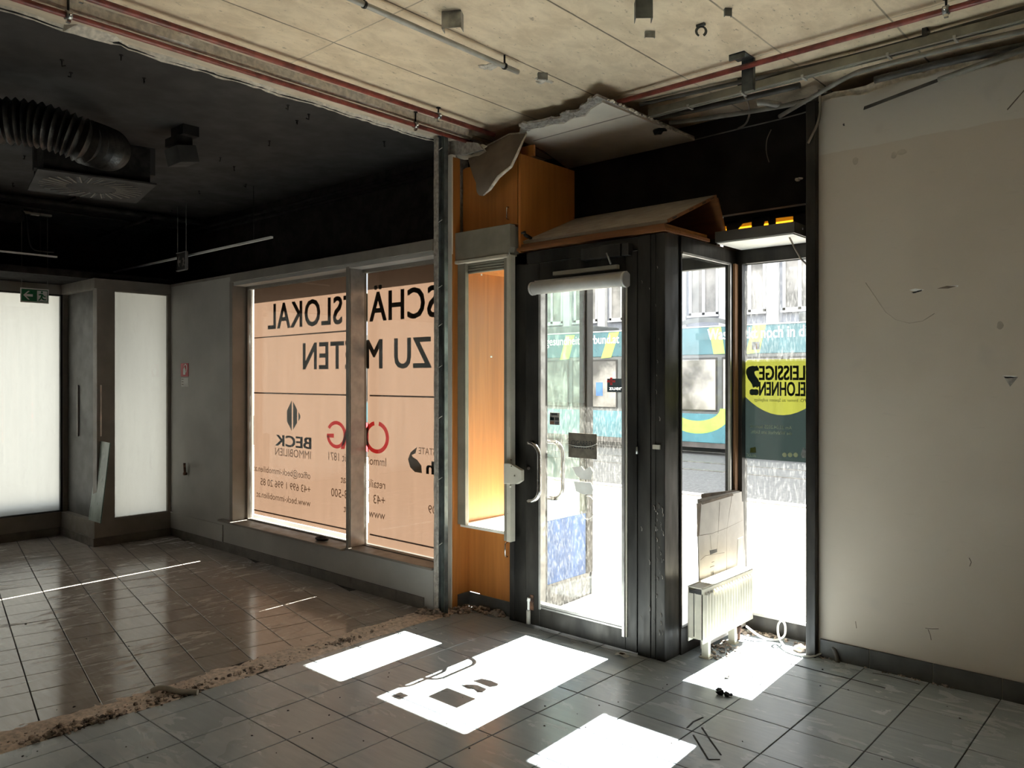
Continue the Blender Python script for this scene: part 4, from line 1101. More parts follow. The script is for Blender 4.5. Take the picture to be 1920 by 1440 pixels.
# =================================================================== RUBBLE AND FLOOR SCRAPS
def pts_on(*l): return [(PZ(x, y, 0).x, PZ(x, y, 0).y, sx, sy) for x, y, sx, sy in l]
heap('rubble_heap', pts_on((880, 1143, .04, .03), (905, 1146, .04, .02), (935, 1153, .03, .015), (860, 1146, .04, .02), (820, 1152, .05, .02), (797, 1150, .035, .02)), 420, .004, .024, 'rubble', 'brown mortar rubble at the foot of the display case and cut wall', .03)
heap('rubble_heap', pts_on((1345, 1222, .05, .04), (1365, 1215, .05, .03), (1345, 1210, .05, .05), (1335, 1232, .03, .02)), 160, .003, .014, 'rubble', 'small rubble around the radiator legs', .01)
heap('rubble_heap', pts_on((1425, 1190, .04, .02), (1450, 1196, .05, .015), (1395, 1185, .05, .03), (1505, 1212, .03, .02)), 190, .003, .016, 'rubble', 'small rubble under the shop window frame', .012)
heap('rubble_heap', pts_on((1560, 1236, .05, .015), (1595, 1243, .05, .012), (1625, 1250, .04, .012), (1770, 1286, .03, .010), (1690, 1268, .05, .01)), 240, .002, .010, 'rubble', 'fine rubble along the foot of the beige wall', .006)
mb = MB()
for k in range(700):
    y = R.uniform(.8, 3.5); x = -3.715 + R.gauss(0, .045); r = .0012 + .005 * R.random() ** 3
    mb.rock((x, y, .0005 + .2 * r), r, R, .7)
for (px, py, n) in ((165, 1355, 170), (330, 1303, 110), (120, 1370, 90), (640, 1205, 60), (450, 1262, 50), (625, 1208, 50)):
    c = PZ(px, py, 0)
    for k in range(n):
        r = .003 + .010 * R.random() ** 2; mb.rock((c.x + R.gauss(0, .025), c.y + R.gauss(0, .09), r * .5), r, R, .7)
o = solo('gravel', mb, 'rubble', 'gravel and mortar crumbs scattered over the broken screed strip', 'rubble'); o['kind'] = 'stuff'
mb = MB()
for k in range(80):
    px, py = R.uniform(30, 1900), R.uniform(1060, 1435)
    p = PZ(px, py, 0)
    if p.y > 4.1 or (p.x < -3.2 and p.y > 3.35) or (p.x < -2.2 and p.y > 3.5): continue
    mb.rock((p.x, p.y, .001), R.uniform(.002, .0055), R, .6)
o = solo('floor_crumbs', mb, 'debris_dark', 'dark crumbs strewn over the tiles', 'crumbs'); o['kind'] = 'stuff'
def lump(name, px, py, blobs, mat, label, cat, z=0):
    c = PZ(px, py, z); m = MB()
    for dx, dy, dz, r in blobs: m.rock((c.x + dx, c.y + dy, z + dz), r, R, .7)
    return solo(name, m, mat, label, cat)
lump('dark_clump', 1351, 1303, [(0, 0, .012, .022), (.03, .008, .010, .018), (-.012, .012, .016, .016), (.045, .018, .008, .01)], 'debris_dark', 'black clump of dirt on the tiles by the sunlit patch near the radiator', 'debris')
lump('plaster_chip', 1363, 1271, [(0, 0, .007, .012), (.008, .004, .012, .008)], 'plaster_grey', 'grey plaster chip in the sunlit patch before the radiator', 'debris')
lump('plaster_chip', 1500, 1221, [(0, 0, .015, .03), (.02, .01, .014, .022)], 'rubble', 'larger brown mortar chunk by the foot of the dark jamb', 'debris')
lump('plaster_chip', 927, 1155, [(0, 0, .016, .03), (.02, -.006, .012, .02), (-.02, .01, .010, .02)], 'plaster_grey', 'pale mortar chunk at the foot of the door frame', 'debris')
c = PZ(1166, 1230, 0)
pp = thing('paper_scrap', 'crumpled printed paper scrap on the tiles before the door post', 'paper', (c.x, c.y, 0))
part('sheet', MB().add([(c.x - .045, c.y + .02, .004), (c.x + .0, c.y + .028, .012), (c.x + .045, c.y + .01, .004), (c.x + .04, c.y - .028, .006), (c.x, c.y - .022, .013), (c.x - .035, c.y - .02, .003)], [(0, 5, 4, 1), (1, 4, 3, 2)]), 'paper', pp)
part('print', MB().prism([(c.x - .016, c.y + .012, .0125), (c.x + .014, c.y + .012, .0125), (c.x + .012, c.y - .012, .0135), (c.x - .014, c.y - .012, .0135)], (0, 0, .0006)), 'banner_grey', pp)
c = PZ(601, 1014, .28)
m = MB().tube(smooth([(c.x - .05, c.y + .0, .287), (c.x, c.y + .035, .292), (c.x + .06, c.y + .02, .296), (c.x + .03, c.y - .02, .298), (c.x - .04, c.y - .01, .295), (c.x - .01, c.y + .02, .304), (c.x + .05, c.y + .005, .305)]), .010, 8)
solo('cable_coil', m, 'debris_dark', 'small black cable coil on the window sill', 'cable')
p = [PZ(x, y, z) for x, y, z in ((284, 1296, .008), (297, 1290, .022), (315, 1291, .022), (335, 1297, .016), (355, 1297, .014), (371, 1298, .012))]
pp = smooth(p, 12)
solo('conduit_scrap', MB().tube(pp, [.012 + (.0022 if k % 2 else 0) for k in range(len(pp))], 10), 'tube_grey', 'short bent piece of ribbed conduit on the screed strip', 'conduit')

# =================================================================== CEILING: pipes, tubes, brackets of the near room
def pipe(name, a, b, r, mat, label, cat='pipe'):
    return solo(name, MB().tube([a, b], r, 14), mat, label, cat)
pz = 3.05
def hanger(root, x, y, along, zt=CEIL):
    """threaded rod with a two-part clamp around the pipe"""
    q = part('clamp', MB().tube([Vector((x, y, pz)) - along * .012, Vector((x, y, pz)) + along * .012], .0195, 12), 'galvanised', root)
    part('rod', MB().tube([(x, y, pz + .015), (x, y, zt + .01)], .005, 8).tube([(x, y, zt - .004), (x, y, zt + .002)], .014, 8), 'dark_metal', q)
    c = Vector((x, y, pz)); sd = Vector((along.y, -along.x, 0))
    part('clamp_screw', MB().tube([c - sd * .03, c + sd * .03], .006, 6).box(c.x - .008, c.x + .008, c.y - .008, c.y + .008, pz - .030, pz - .018), 'steel', q)
ALY, ALX = Vector((0, 1, 0)), Vector((1, 0, 0))
pz = 3.02
p1 = thing('sprinkler_pipe', 'red pipe running closest to the black ceiling edge', 'pipe', (-3.584, 1.5, pz), 'red pipes under the slab')
part('pipe', MB().tube([(-3.584, -2, pz), (-3.584, 3.62, pz)], .0132, 14), 'pipe_red', p1)
hanger(p1, -3.584, PX(128, 28, -3.584).y, ALY); hanger(p1, -3.584, PX(779, 230, -3.584).y, ALY)
pz = 3.05
p2 = thing('sprinkler_pipe', 'red pipe parallel to the black ceiling edge, further out on the concrete', 'pipe', (-3.425, 1.5, pz), 'red pipes under the slab')
part('pipe', MB().tube([(-3.425, -2, pz), (-3.425, 3.66, pz)], .0145, 14), 'pipe_red', p2)
p3 = thing('sprinkler_pipe', 'red pipe running above the entrance towards the beige wall', 'pipe', (-1, 3.69, pz), 'red pipes under the slab')
part('pipe', MB().tube([(-2.50, 3.69, pz), (2.0, 3.69, pz)], .0135, 14), 'pipe_red', p3)
hanger(p2, -3.425, PX(152, 0, -3.425).y, ALY); hanger(p2, -3.425, PX(822, 213, -3.425).y, ALY)
hanger(p3, PY(1774, 15, 3.69).x, 3.69, ALX)
for px, py, lab in ((168, 22, 'small steel clip beside the clamp of the red pipe near the plaster lump'), (464, 118, 'small steel clip halfway along the red pipe'), (659, 182, 'small steel clip above the cut wall end of the red pipe')):
    c = PZ(px, py, CEIL)
    solo('ceiling_clip', MB().box(c.x - .016, c.x + .016, c.y - .010, c.y + .010, CEIL - .006, CEIL + .002).box(c.x - .016, c.x - .012, c.y - .01, c.y + .01, CEIL - .04, CEIL).box(c.x + .010, c.x + .014, c.y - .01, c.y + .01, CEIL - .045, CEIL), 'dark_metal', lab, 'clip', 'clips under the slab')
# light tube on stand-offs
a = PZ(632, -8, 3.045); b = PZ(977, 133, 3.045)
xt = (a.x + b.x) / 2
tb = thing('conduit_tube', 'pale grey straight tube clipped under the concrete ceiling', 'pipe', (xt, 2.6, 3.045))
part('tube', MB().tube([(xt, a.y - .6, 3.045), (xt, b.y, 3.045)], .0125, 14), 'tube_grey', tb)
for px, py in ((683, 10), (946, 118)):
    y = PX(px, py, xt).y
    part('stand_off', MB().tube([(xt, y, 3.05), (xt, y, CEIL + .005)], .005, 8).tube([(xt, y - .006, 3.045), (xt, y + .006, 3.045)], .0165, 12), 'dark_metal', tb)
# folded sheet-metal hangers left on the slab
def folded(px, py, wdt, hgt, dep, tilt, label, mat='galvanised'):
    c = PZ(px, py, CEIL); m = MB(); th = .002
    u = Vector((math.cos(tilt), math.sin(tilt), 0)); v = Vector((-u.y, u.x, 0))
    for s_, o_ in ((u * wdt, v * 0), ):
        m.obox(c + v * 0 + Vector((0, 0, -hgt / 2)), u * wdt / 2, v * th / 2, Vector((0, 0, hgt / 2)))
    for sg_ in (-1, 1):
        m.obox(c + u * sg_ * wdt / 2 + v * dep / 2 + Vector((0, 0, -hgt / 2)), u * th / 2, v * dep / 2, Vector((0, 0, hgt / 2)))
    m.obox(c + v * dep / 2 + Vector((0, 0, -.002)), u * wdt / 2, v * dep / 2, Vector((0, 0, .003)))
    return solo('hanger_bracket', m, mat, label, 'bracket')
folded(846, 20, .085, .075, .05, .55, 'folded sheet metal bracket beside the pale grey tube')
folded(1208, -4, .07, .085, .05, .7, 'dark folded bracket at the formwork seam', 'stud_steel')
folded(1219, 58, .045, .03, .012, .8, 'small perforated strip bracket on the slab')
folded(1366, 15, .03, .035, .012, .9, 'tiny dark strip bracket on the slab', 'stud_steel')
folded(1018, 136, .05, .035, .02, .9, 'small strip bracket above a blob of white plaster')
c = PZ(1314, 45, CEIL)
mb = ring(0, 0, .017, .026, -60, 240); mb2 = MB()
mb2.add([(c.x + x * .8, c.y + x * .6 + (y - YT) * 6, CEIL - .032 + z) for x, y, z in mb.v], mb.f)
mb2.box(c.x - .02, c.x + .02, c.y - .008, c.y + .008, CEIL - .01, CEIL + .002)
solo('pipe_clip', mb2, 'stud_steel', 'open ring pipe clip on the slab', 'clip')
for px, py, s_, lab in ((912, 124, .05, 'white plaster blob near the end of the pale tube'), (1016, 150, .045, 'white plaster blob under the small strip bracket')):
    c = PZ(px, py, CEIL); m = MB()
    for k in range(9): m.rock((c.x + R.gauss(0, s_ * .4), c.y + R.gauss(0, s_ * .5), CEIL - .002), s_ * R.uniform(.35, .6), R, .3)
    solo('plaster_blob', m, 'plaster_crumb', lab, 'plaster')
# strap holding the right red pipe
c = PZ(1405, 112, CEIL)
m = MB().box(c.x - .05, c.x + .03, 3.62, 3.63, CEIL - .03, CEIL + .004).box(c.x - .05, c.x + .03, 3.62, 3.72, CEIL - .006, CEIL + .002)
m.box(c.x - .03, c.x + .028, 3.722, 3.728, CEIL - .16, CEIL + .002).box(c.x - .032, c.x - .028, 3.722, 3.745, CEIL - .16, CEIL).box(c.x + .026, c.x + .03, 3.722, 3.745, CEIL - .16, CEIL)
solo('hanger_bracket', m, 'stud_steel', 'galvanised channel bracket hanging over the right red pipe', 'bracket')

# ---- cable trunking and conduits over the entrance
tr = thing('cable_trunking', 'pale cable trunking running above the entrance', 'trunking', (-1, 3.96, 3.02))
part('channel', MB().box(-2.46, 2.2, 3.935, 3.985, 3.022, 3.062), 'trunking', tr, .002)
part('lid_edge', MB().box(-2.46, 2.2, 3.940, 3.943, 3.017, 3.024).box(-2.46, 2.2, 3.962, 3.965, 3.017, 3.024), 'tube_grey', tr)
for px, py in ((1294, 200), (1394, 175), (1508, 143), (1667, 98), (1792, 65)):
    x = PY(px, py, 3.96).x; part('clip', box(x - .006, x + .006, 3.93, 3.99, 3.014, 3.03), 'tube_grey', tr)
part('bracket', MB().box(-1.9, -1.88, 3.93, 3.99, 3.06, CEIL + .004).box(-1.0, -.98, 3.93, 3.99, 3.06, CEIL + .004), 'dark_metal', tr)
def poly_pipe(name, pts, r, mat, label, cat='conduit', n=5):
    P = [PZ(x, y, z) for x, y, z in pts]
    return solo(name, MB().tube(smooth(P, n) if n else P, r, 10), mat, label, cat)
poly_pipe('conduit', [(1200, 196, 3.075), (1360, 160, 3.075), (1560, 115, 3.075), (1760, 62, 3.075), (1990, -5, 3.075)], .011, 'conduit_dark', 'dark thin conduit right under the slab beside the right red pipe')
poly_pipe('conduit', [(1255, 231, 3.0), (1370, 215, 3.0), (1460, 200, 3.0), (1535, 186, 3.0)], .013, 'conduit', 'grey conduit ending above the dark jamb corner')
poly_pipe('conduit', [(1420, 193, 3.01), (1432, 192, 3.01), (1462, 197, 3.01)], .017, 'tube_grey', 'thick grey sleeve joining the conduit above the entrance')
poly_pipe('conduit', [(1462, 218, 2.985), (1520, 184, 2.985), (1598, 140, 2.985), (1650, 124, 2.985), (1800, 85, 2.985), (1990, 42, 2.985)], .012, 'conduit', 'long grey conduit bent down towards the dark jamb')
poly_pipe('conduit', [(1640, 150, 3.0), (1760, 120, 3.0), (1930, 84, 3.0)], .018, 'conduit_dark', 'dark thick conduit behind the top of the beige wall')
poly_pipe('conduit', [(1210, 225, 3.03), (1330, 200, 3.03), (1500, 160, 3.03)], .016, 'conduit_dark', 'dark thick conduit just below the cable trunking')
a = PY(1620, 203, 4.235); b = PY(1760, 150, 4.20); c = PY(1925, 90, 4.13)
solo('metal_strip', MB().obox((a + b) / 2, (b - a) / 2, Vector((0, .004, 0)), Vector((.002, 0, .008))), 'conduit_dark', 'dark metal profile slanting down in front of the beige wall top', 'profile')
solo('conduit', MB().tube([b, c], .014, 10), 'conduit', 'grey conduit piece resting on the broken top of the beige wall', 'conduit')
def wire(name, P, r, mat, label): return solo(name, MB().tube(smooth(P), r, 7), mat, label, 'cable')
wire('loose_cable', [PY(1393, 176, 3.96), PY(1402, 192, 4.1), PY(1405, 214, 4.25), PY(1398, 232, 4.38), PY(1384, 241, 4.43)], .006, 'cable_brown', 'beige cable hanging from the trunking to the black wall')
wire('loose_cable', [PY(1536, 168, 4.2), PY(1538, 200, 4.215), PY(1534, 228, 4.22), PY(1522, 255, 4.22), PY(1515, 269, 4.22)], .007, 'cable_brown', 'beige cable hanging at the top of the dark jamb')
wire('loose_cable', [PY(1446, 243, 4.46), PY(1438, 262, 4.455), PY(1437, 285, 4.455), PY(1442, 304, 4.46)], .0028, 'cable_brown', 'thin loose wire hanging on the black wall')
wire('loose_cable', [PY(1303, 262, 4.455), PY(1380, 243, 4.455), PY(1460, 224, 4.455), PY(1530, 205, 4.455)], .004, 'conduit', 'thin taut wire along the top of the black wall')
c = PY(1496, 337, 4.468)
solo('wall_plug', MB().rock((c.x, c.y - .004, c.z), .02, R, .6).rock((c.x + .02, c.y - .003, c.z + .004), .014, R, .6), 'plaster_crumb', 'small pale plaster remnant on the black wall', 'plaster')

# ---- plasterboard remnant of the suspended ceiling
zb_ = 3.0
fe = [PZ(x, y, zb_) for x, y in ((1130, 192), (1108, 205), (1098, 218), (1075, 222), (1058, 232), (1040, 233), (1018, 239), (1000, 241), (988, 246))]
out = [Vector((-2.45, YB, zb_))] + fe + [Vector((-3.27, 3.74, zb_)), Vector((-3.30, 4.0, zb_)), Vector((-3.46, YB, zb_))]
pbd = thing('ceiling_board', 'broken white plasterboard left of the suspended ceiling above the door', 'plasterboard', (-2.9, 4.1, zb_))
part('board', MB().prism(out, (0, 0, .0125)), 'gypsum_face', pbd)
out2 = [Vector((-2.452, YB, zb_ + .0125))] + [p + Vector((R.uniform(-.02, .02), -.045 - R.uniform(0, .03), .0125)) for p in fe] + [Vector((-3.27, 3.72, zb_ + .0125)), Vector((-3.46, YB, zb_ + .0125))]
part('torn_core', MB().prism(out2, (0, 0, .014)), 'plaster_grey', pbd, 0, 'torn grey gypsum core')
mb = MB(); nseg = len(fe) - 1
for k in range(nseg):
    for j in range(7):
        p = fe[k].lerp(fe[k + 1], j / 7) + Vector((R.uniform(-.012, .012), -R.uniform(.0, .06), .012 + R.uniform(0, .012)))
        mb.rock(p, R.uniform(.016, .034), R, .55)
part('torn_edge', mb, 'plaster_grey', pbd)
s0 = PZ(1000, 264, zb_); s1 = PZ(1188, 213, zb_)
part('joint_strip', MB().prism([s0 + Vector((0, -.006, -.001)), s1 + Vector((0, -.006, -.001)), s1 + Vector((0, .006, -.001)), s0 + Vector((0, .006, -.001))], (0, 0, .0006)), 'laminate_grey', pbd)
mb = MB()
for k in range(36):
    p = Vector((-2.45, 3.52, zb_)).lerp(Vector((-2.45, YB - .02, zb_)), k / 35); mb.rock(p + Vector((R.uniform(-.004, .008), 0, .006)), R.uniform(.007, .014), R, .6)
part('frayed_edge', mb, 'plaster_crumb', pbd)
c = PZ(1235, 243, zb_)
dl = thing('spot_remnant', 'dark remains of a recessed spotlight in the plasterboard', 'spotlight', (c.x, c.y, zb_ - .03))
part('hole_rim', MB().prism([(c.x + .045 * math.cos(k * .4) * R.uniform(.7, 1.1), c.y + .035 * math.sin(k * .4) * R.uniform(.7, 1.1), zb_ - .001) for k in range(16)], (0, 0, -.004)), 'stud_steel', dl)
part('spring_clip', MB().tube([(c.x, c.y, zb_ - .005), (c.x + .05, c.y + .01, zb_ - .012)], .006, 7).rock((c.x, c.y, zb_ - .012), .03, R, .5), 'dark_metal', dl)
# torn paper flap hanging off the board
yf = 3.555
flp = thing('torn_flap', 'brown torn plasterboard flap hanging in front of the cupboard', 'plasterboard', (-3.4, yf, 2.75))
def F(x, y, dy=0.0): return PY(x, y, yf + dy)
grid = [[(986, 250, .06), (955, 252, .08), (925, 268, .09), (900, 281, .07), (878, 292, .05)],
        [(978, 266, .02), (950, 278, .03), (925, 290, .02), (902, 297, .01), (879, 303, .0)],
        [(969, 287, .0), (948, 297, .0), (927, 306, -.01), (905, 311, -.01), (883, 316, -.02)],
        [(957, 312, -.01), (941, 318, -.015), (923, 323, -.02), (906, 327, -.03), (888, 331, -.03)],
        [(933, 332, -.02), (925, 336, -.02), (915, 339, -.03), (904, 341, -.035), (893, 343, -.035)],
        [(917, 355, -.02), (912, 357, -.025), (907, 358, -.03), (901, 357, -.035), (893, 352, -.035)],
        [(905, 366, -.02), (903, 367, -.022), (900, 367, -.025), (897, 365, -.03), (894, 360, -.03)]]
V = [F(*q) for row in grid for q in row]; n_ = 5
fs = [(j * n_ + i, j * n_ + i + 1, (j + 1) * n_ + i + 1, (j + 1) * n_ + i) for j in range(6) for i in range(4)]
mb = MB(); nv = len(V)
mb.add(V + [v + Vector((.004, .009, 0)) for v in V], fs + [tuple(nv + k for k in f[::-1]) for f in fs], True)
part('paper_face', mb, 'paper_brown', flp)
part('broken_edge', MB().tube([F(*grid[j][0]) + Vector((.004, .004, 0)) for j in range(7)], [.004, .006, .008, .009, .011, .009, .004], 6), 'plaster_crumb', flp)
part('broken_edge', MB().tube([F(*grid[j][4]) + Vector((0, .004, 0)) for j in range(7)], [.003, .005, .004, .005, .004, .004, .003], 6), 'paper_brown', flp)
part('broken_edge', MB().tube([F(*grid[0][i]) + Vector((0, .004, .002)) for i in range(5)], .007, 6), 'plaster_grey', flp)
mb = MB()
for pts in ([(853, 284), (866, 289), (885, 290), (905, 277), (910, 283), (890, 298), (868, 299), (858, 296)], [(885, 277), (905, 270), (912, 274), (893, 285)]):
    mb.prism([F(x, y, .03) for x, y in pts], (0, .012, 0))
solo('gypsum_shred', mb, 'gypsum_face', 'white gypsum shreds over the left top of the cupboard', 'plasterboard')
mb = MB().prism([PY(x, y, 3.56) for x, y in ((838, 262), (868, 265), (895, 268), (905, 280), (870, 290), (842, 290))], (0, .02, 0))
solo('board_remnant', mb, 'plaster_grey', 'grey board remnant at the top of the cut wall end', 'plasterboard')

# =================================================================== LEFT ROOM: black services, signs, small things
def PD(x, y, depth): return Vector((0, 0, EYE)) + _ray(x, y) * (depth / FPX)
zpl = 2.78
q0, q1 = PZ(70, 317, zpl), PZ(294, 347, zpl)
ee = (q1 - q0); L = ee.length; ee.normalize(); gg = Vector((-ee.y, ee.x, 0))
if gg.dot(_fw) < 0: gg = -gg
dif = thing('swirl_diffuser', 'black square swirl air diffuser with plenum box under the black ceiling', 'air diffuser', (q0 + ee * L / 2 + gg * L / 2))
cc = q0 + ee * L / 2 + gg * L / 2
up = Vector((0, 0, 1))
part('plate', MB().obox(cc + up * .006, ee * L / 2, gg * L / 2, up * .006), 'black_ceiling', dif, .002)
part('plenum_box', MB().obox(cc + up * .125 + gg * .0, ee * (L / 2 - .035), gg * (L / 2 - .03), up * .113), 'black_matt', dif)
part('plenum_box', MB().obox(cc + ee * (L / 2 - .12) + up * .20 - gg * .06, ee * .12, gg * (L / 2 - .10), up * .13), 'black_paint', dif, .003)
for k in range(28):
    a = 2 * math.pi * k / 28
    rd = ee * math.cos(a) + gg * math.sin(a); tn = -ee * math.sin(a) + gg * math.cos(a)
    part('swirl_slot', MB().obox(cc + rd * L * .335 - up * .0005, rd * L * .115 + tn * L * .03, tn * .0105, up * .0012), 'ink', dif)
    part('swirl_vane', MB().obox(cc + rd * L * .335 + tn * .010 - up * .002, rd * L * .115 + tn * L * .03, tn * .0035, up * .003), 'grey_frame', dif)
hb = q0 + gg * .02 - ee * .012
part('mounting_angle', MB().obox(hb + up * .12, ee * .008, gg * .05, up * .12), 'black_matt', dif)
dpath = smooth([PD(-90, 222, 4.0), PD(0, 226, 4.05), PD(60, 232, 4.1), PD(115, 247, 4.15), PD(160, 266, 4.22), PD(190, 276, 4.35), PD(200, 280, 4.50), PD(203, 279, 4.62)], 8)
rr = [.112 + (.009 if k % 2 == 0 else -.011) for k in range(len(dpath))]
dct = thing('flexible_duct', 'black ribbed flexible air duct bending into the plenum box', 'duct', PD(100, 245, 4.1))
part('hose', MB().tube(dpath, rr, 48, smooth=False), 'duct_black', dct)
# small emergency luminaire boxes
def lum(px, py, z, label, s=1.0):
    c = PZ(px, py, z); t = thing('emergency_spot', label, 'light fixture', c)
    part('bracket', MB().box(c.x - .10, c.x + .06, c.y - .05, c.y + .05, z + .06, z + .11), 'black_matt', t, .004)
    part('rail', MB().box(c.x - .06, c.x + .10, c.y - .03, c.y + .07, z + .11, CEILB + .005), 'black_matt', t)
    part('housing', MB().obox((c.x, c.y + .01, z), (.085, 0, 0), (0, .06, .012), (0, -.012, .05)), 'black_paint', t, .004)
    part('lens', MB().box(c.x + .02, c.x + .05, c.y + .045, c.y + .06, z + .052, z + .062), 'white_print', t); part('lens', MB().box(c.x - .03, c.x - .01, c.y + .045, c.y + .06, z + .052, z + .062), 'white_print', t)
lum(338, 292, 2.86, 'small black twin spotlight box on the black ceiling')
# suspended escape signs
c = PZ(65, 400, 3.0)
es = thing('exit_sign', 'green escape sign with arrow hanging before the white window', 'exit sign', (c.x, c.y, 2.1))
dep = (c - Vector((0, 0, EYE))).dot(_fw)
zt, zb2 = PD(65, 541, dep).z, PD(65, 568, dep).z
hw = .115
part('luminaire', MB().box(c.x - .025, c.x + .025, c.y - hw - .02, c.y + hw + .02, 2.985, 3.005), 'grey_frame', es, .003)
part('lens', MB().box(c.x - .014, c.x + .014, c.y - hw * .3, c.y + hw * .3, 2.980, 2.986), 'white_print', es)
part('stem', MB().box(c.x - .02, c.x + .02, c.y - .02, c.y + .02, 3.0, CEILB + .003), 'black_matt', es)
for s_ in (-1, 1):
    part('rod', MB().tube([(c.x, c.y + s_ * (hw - .01), zt), (c.x, c.y + s_ * (hw - .01), 2.99)], .0028, 6), 'conduit', es)
pan = part('panel', MB().box(c.x - .004, c.x + .004, c.y - hw, c.y + hw, zb2, zt), 'white_print', es, .001)
hh = zt - zb2
part('green_field', MB().box(c.x + .0035, c.x + .0048, c.y - hw + .008, c.y + hw - .008, zb2 + .012, zt - .010), 'green_sign', pan)
part('white_field', MB().box(c.x + .0042, c.x + .0056, c.y + .018, c.y + hw - .014, zb2 + .018, zt - .018), 'white_print', pan)
def sg_(pts, mat, nm): part(nm, MB().prism([(c.x + .006, c.y + u * hw, zb2 + v * hh) for u, v in pts], (.0008, 0, 0)), mat, pan)
sg_([(-.82, .5), (-.48, .80), (-.36, .80), (-.60, .58), (-.15, .58), (-.15, .42), (-.60, .42), (-.36, .20), (-.48, .20)], 'white_print', 'arrow')
sg_([(.42, .74), (.46, .84), (.54, .84), (.57, .74), (.5, .68)], 'green_sign', 'figure')
sg_([(.24, .60), (.40, .66), (.56, .64), (.66, .52), (.78, .50), (.78, .44), (.62, .45), (.56, .52), (.54, .40), (.64, .30), (.80, .30), (.80, .22), (.58, .22), (.46, .34), (.34, .18), (.24, .18), (.24, .24), (.30, .25), (.40, .42), (.44, .56), (.30, .54)], 'green_sign', 'figure')
c2 = PZ(341, 384, CEILB)
es2 = thing('exit_sign', 'dark unlit escape sign hanging edge-on before the black wall', 'exit sign', (c2.x, c2.y, 2.4))
d2 = (c2 - Vector((0, 0, EYE))).dot(_fw)
z2t, z2b = PD(341, 474, d2).z, PD(341, 506, d2).z
ux = .085
pan2 = part('panel', MB().box(c2.x - ux, c2.x + ux, c2.y - .006, c2.y + .006, z2b, z2t), 'black_paint', es2, .001)
part('frame', MB().box(c2.x - ux - .006, c2.x + ux + .006, c2.y - .010, c2.y + .010, z2b - .008, z2b).box(c2.x - ux - .006, c2.x + ux + .006, c2.y - .010, c2.y + .010, z2t, z2t + .006).box(c2.x + ux, c2.x + ux + .010, c2.y - .012, c2.y + .012, z2b, z2t), 'alu_profile', es2)
def sg2(pts, nm): part(nm, MB().prism([(c2.x + u * ux, c2.y - .0072, z2b + v * (z2t - z2b)) for u, v in pts], (0, .001, 0)), 'grey_frame', pan2)
sg2([(-.82, .5), (-.5, .80), (-.38, .80), (-.60, .58), (-.15, .58), (-.15, .42), (-.60, .42), (-.38, .20), (-.5, .20)], 'arrow')
sg2([(.24, .60), (.40, .70), (.56, .66), (.66, .52), (.78, .50), (.62, .45), (.54, .40), (.64, .30), (.80, .24), (.58, .22), (.46, .34), (.34, .18), (.24, .2), (.40, .42), (.44, .56)], 'figure')
for s_ in (-1, 1):
    part('rod', MB().tube([(c2.x + s_ * (ux - .005), c2.y, z2t), (c2.x + s_ * (ux - .005), c2.y, CEILB + .003)], .003, 6), 'conduit', es2)
# slim suspended profiles
def slim(name, A_, B_, r, label, hooks):
    A_, B_ = Vector(A_), Vector(B_)
    t = thing(name, label, 'light fixture', ((A_ + B_) / 2))
    d_ = (B_ - A_).normalized(); sd = Vector((-d_.y, d_.x, 0))
    part('profile', MB().obox((A_ + B_) / 2, (B_ - A_) / 2, sd * r, Vector((0, 0, r * .8))), 'white_print', t)
    for u in hooks:
        p = A_.lerp(B_, u); part('wire', MB().tube([p, (p.x, p.y, CEILB + .004)], .002, 6), 'dark_metal', t)
ya = 3.30
a = PY(214, 510, ya); b = PY(510, 447, ya)
slim('linear_light', (a.x, ya, a.z), (b.x, ya, a.z), .010, 'long slim white light profile hanging before the black wall above the banner', (.3, .91))
xa_ = -7.55
a = PX(-60, 469, xa_); b = PX(107, 482, xa_)
slim('linear_light', (xa_, a.y, b.z), (xa_, b.y, b.z), .009, 'slim white light profile behind the green exit sign', (.2, .8))
# black conduits and trays
for (A_, B_, r, lab) in (
    (PZ(-150, 345, 2.985), PZ(420, 424, 2.985), .024, 'black cable tray crossing the black ceiling beside the diffuser'),
    (PZ(-150, 362, 2.985), PZ(405, 437, 2.985), .012, 'black conduit parallel to the tray on the black ceiling'),
    (PZ(178, 447, 2.94), PZ(278, 410, 2.94), .018, 'black cross conduit meeting the tray on the black ceiling'),
    (PZ(118, 382, 3.0), PZ(146, 369, 3.0), .016, 'short black conduit stub beside the diffuser')):
    solo('black_conduit', MB().tube([A_, B_], r, 8), 'black_matt', lab, 'conduit')
for (zz, lab) in ((2.955, 'upper black conduit along the top of the black wall'), (2.905, 'lower black conduit along the top of the black wall')):
    solo('black_conduit', MB().tube([(-8.0, 3.684, zz), (-3.9, 3.684, zz)], .014, 8), 'black_line', lab, 'conduit')
solo('black_box', MB().obox(PZ(10, 400, 2.93), (.07, 0, 0), (0, .12, 0), (0, 0, .06)).obox(PZ(10, 400, 2.93) + Vector((0, 0, .05)), (.02, 0, 0), (0, .02, 0), (0, 0, .06)), 'black_matt', 'black box hung beside the emergency light over the exit sign', 'junction box')
wire('black_cable', [PZ(38, 392, 2.98), PZ(48, 405, 2.9), PD(53, 440, 6.6), PD(60, 465, 6.6), PD(80, 471, 6.6), PD(100, 473, 6.7)], .006, 'black_paint', 'black cable dangling beside the green exit sign')
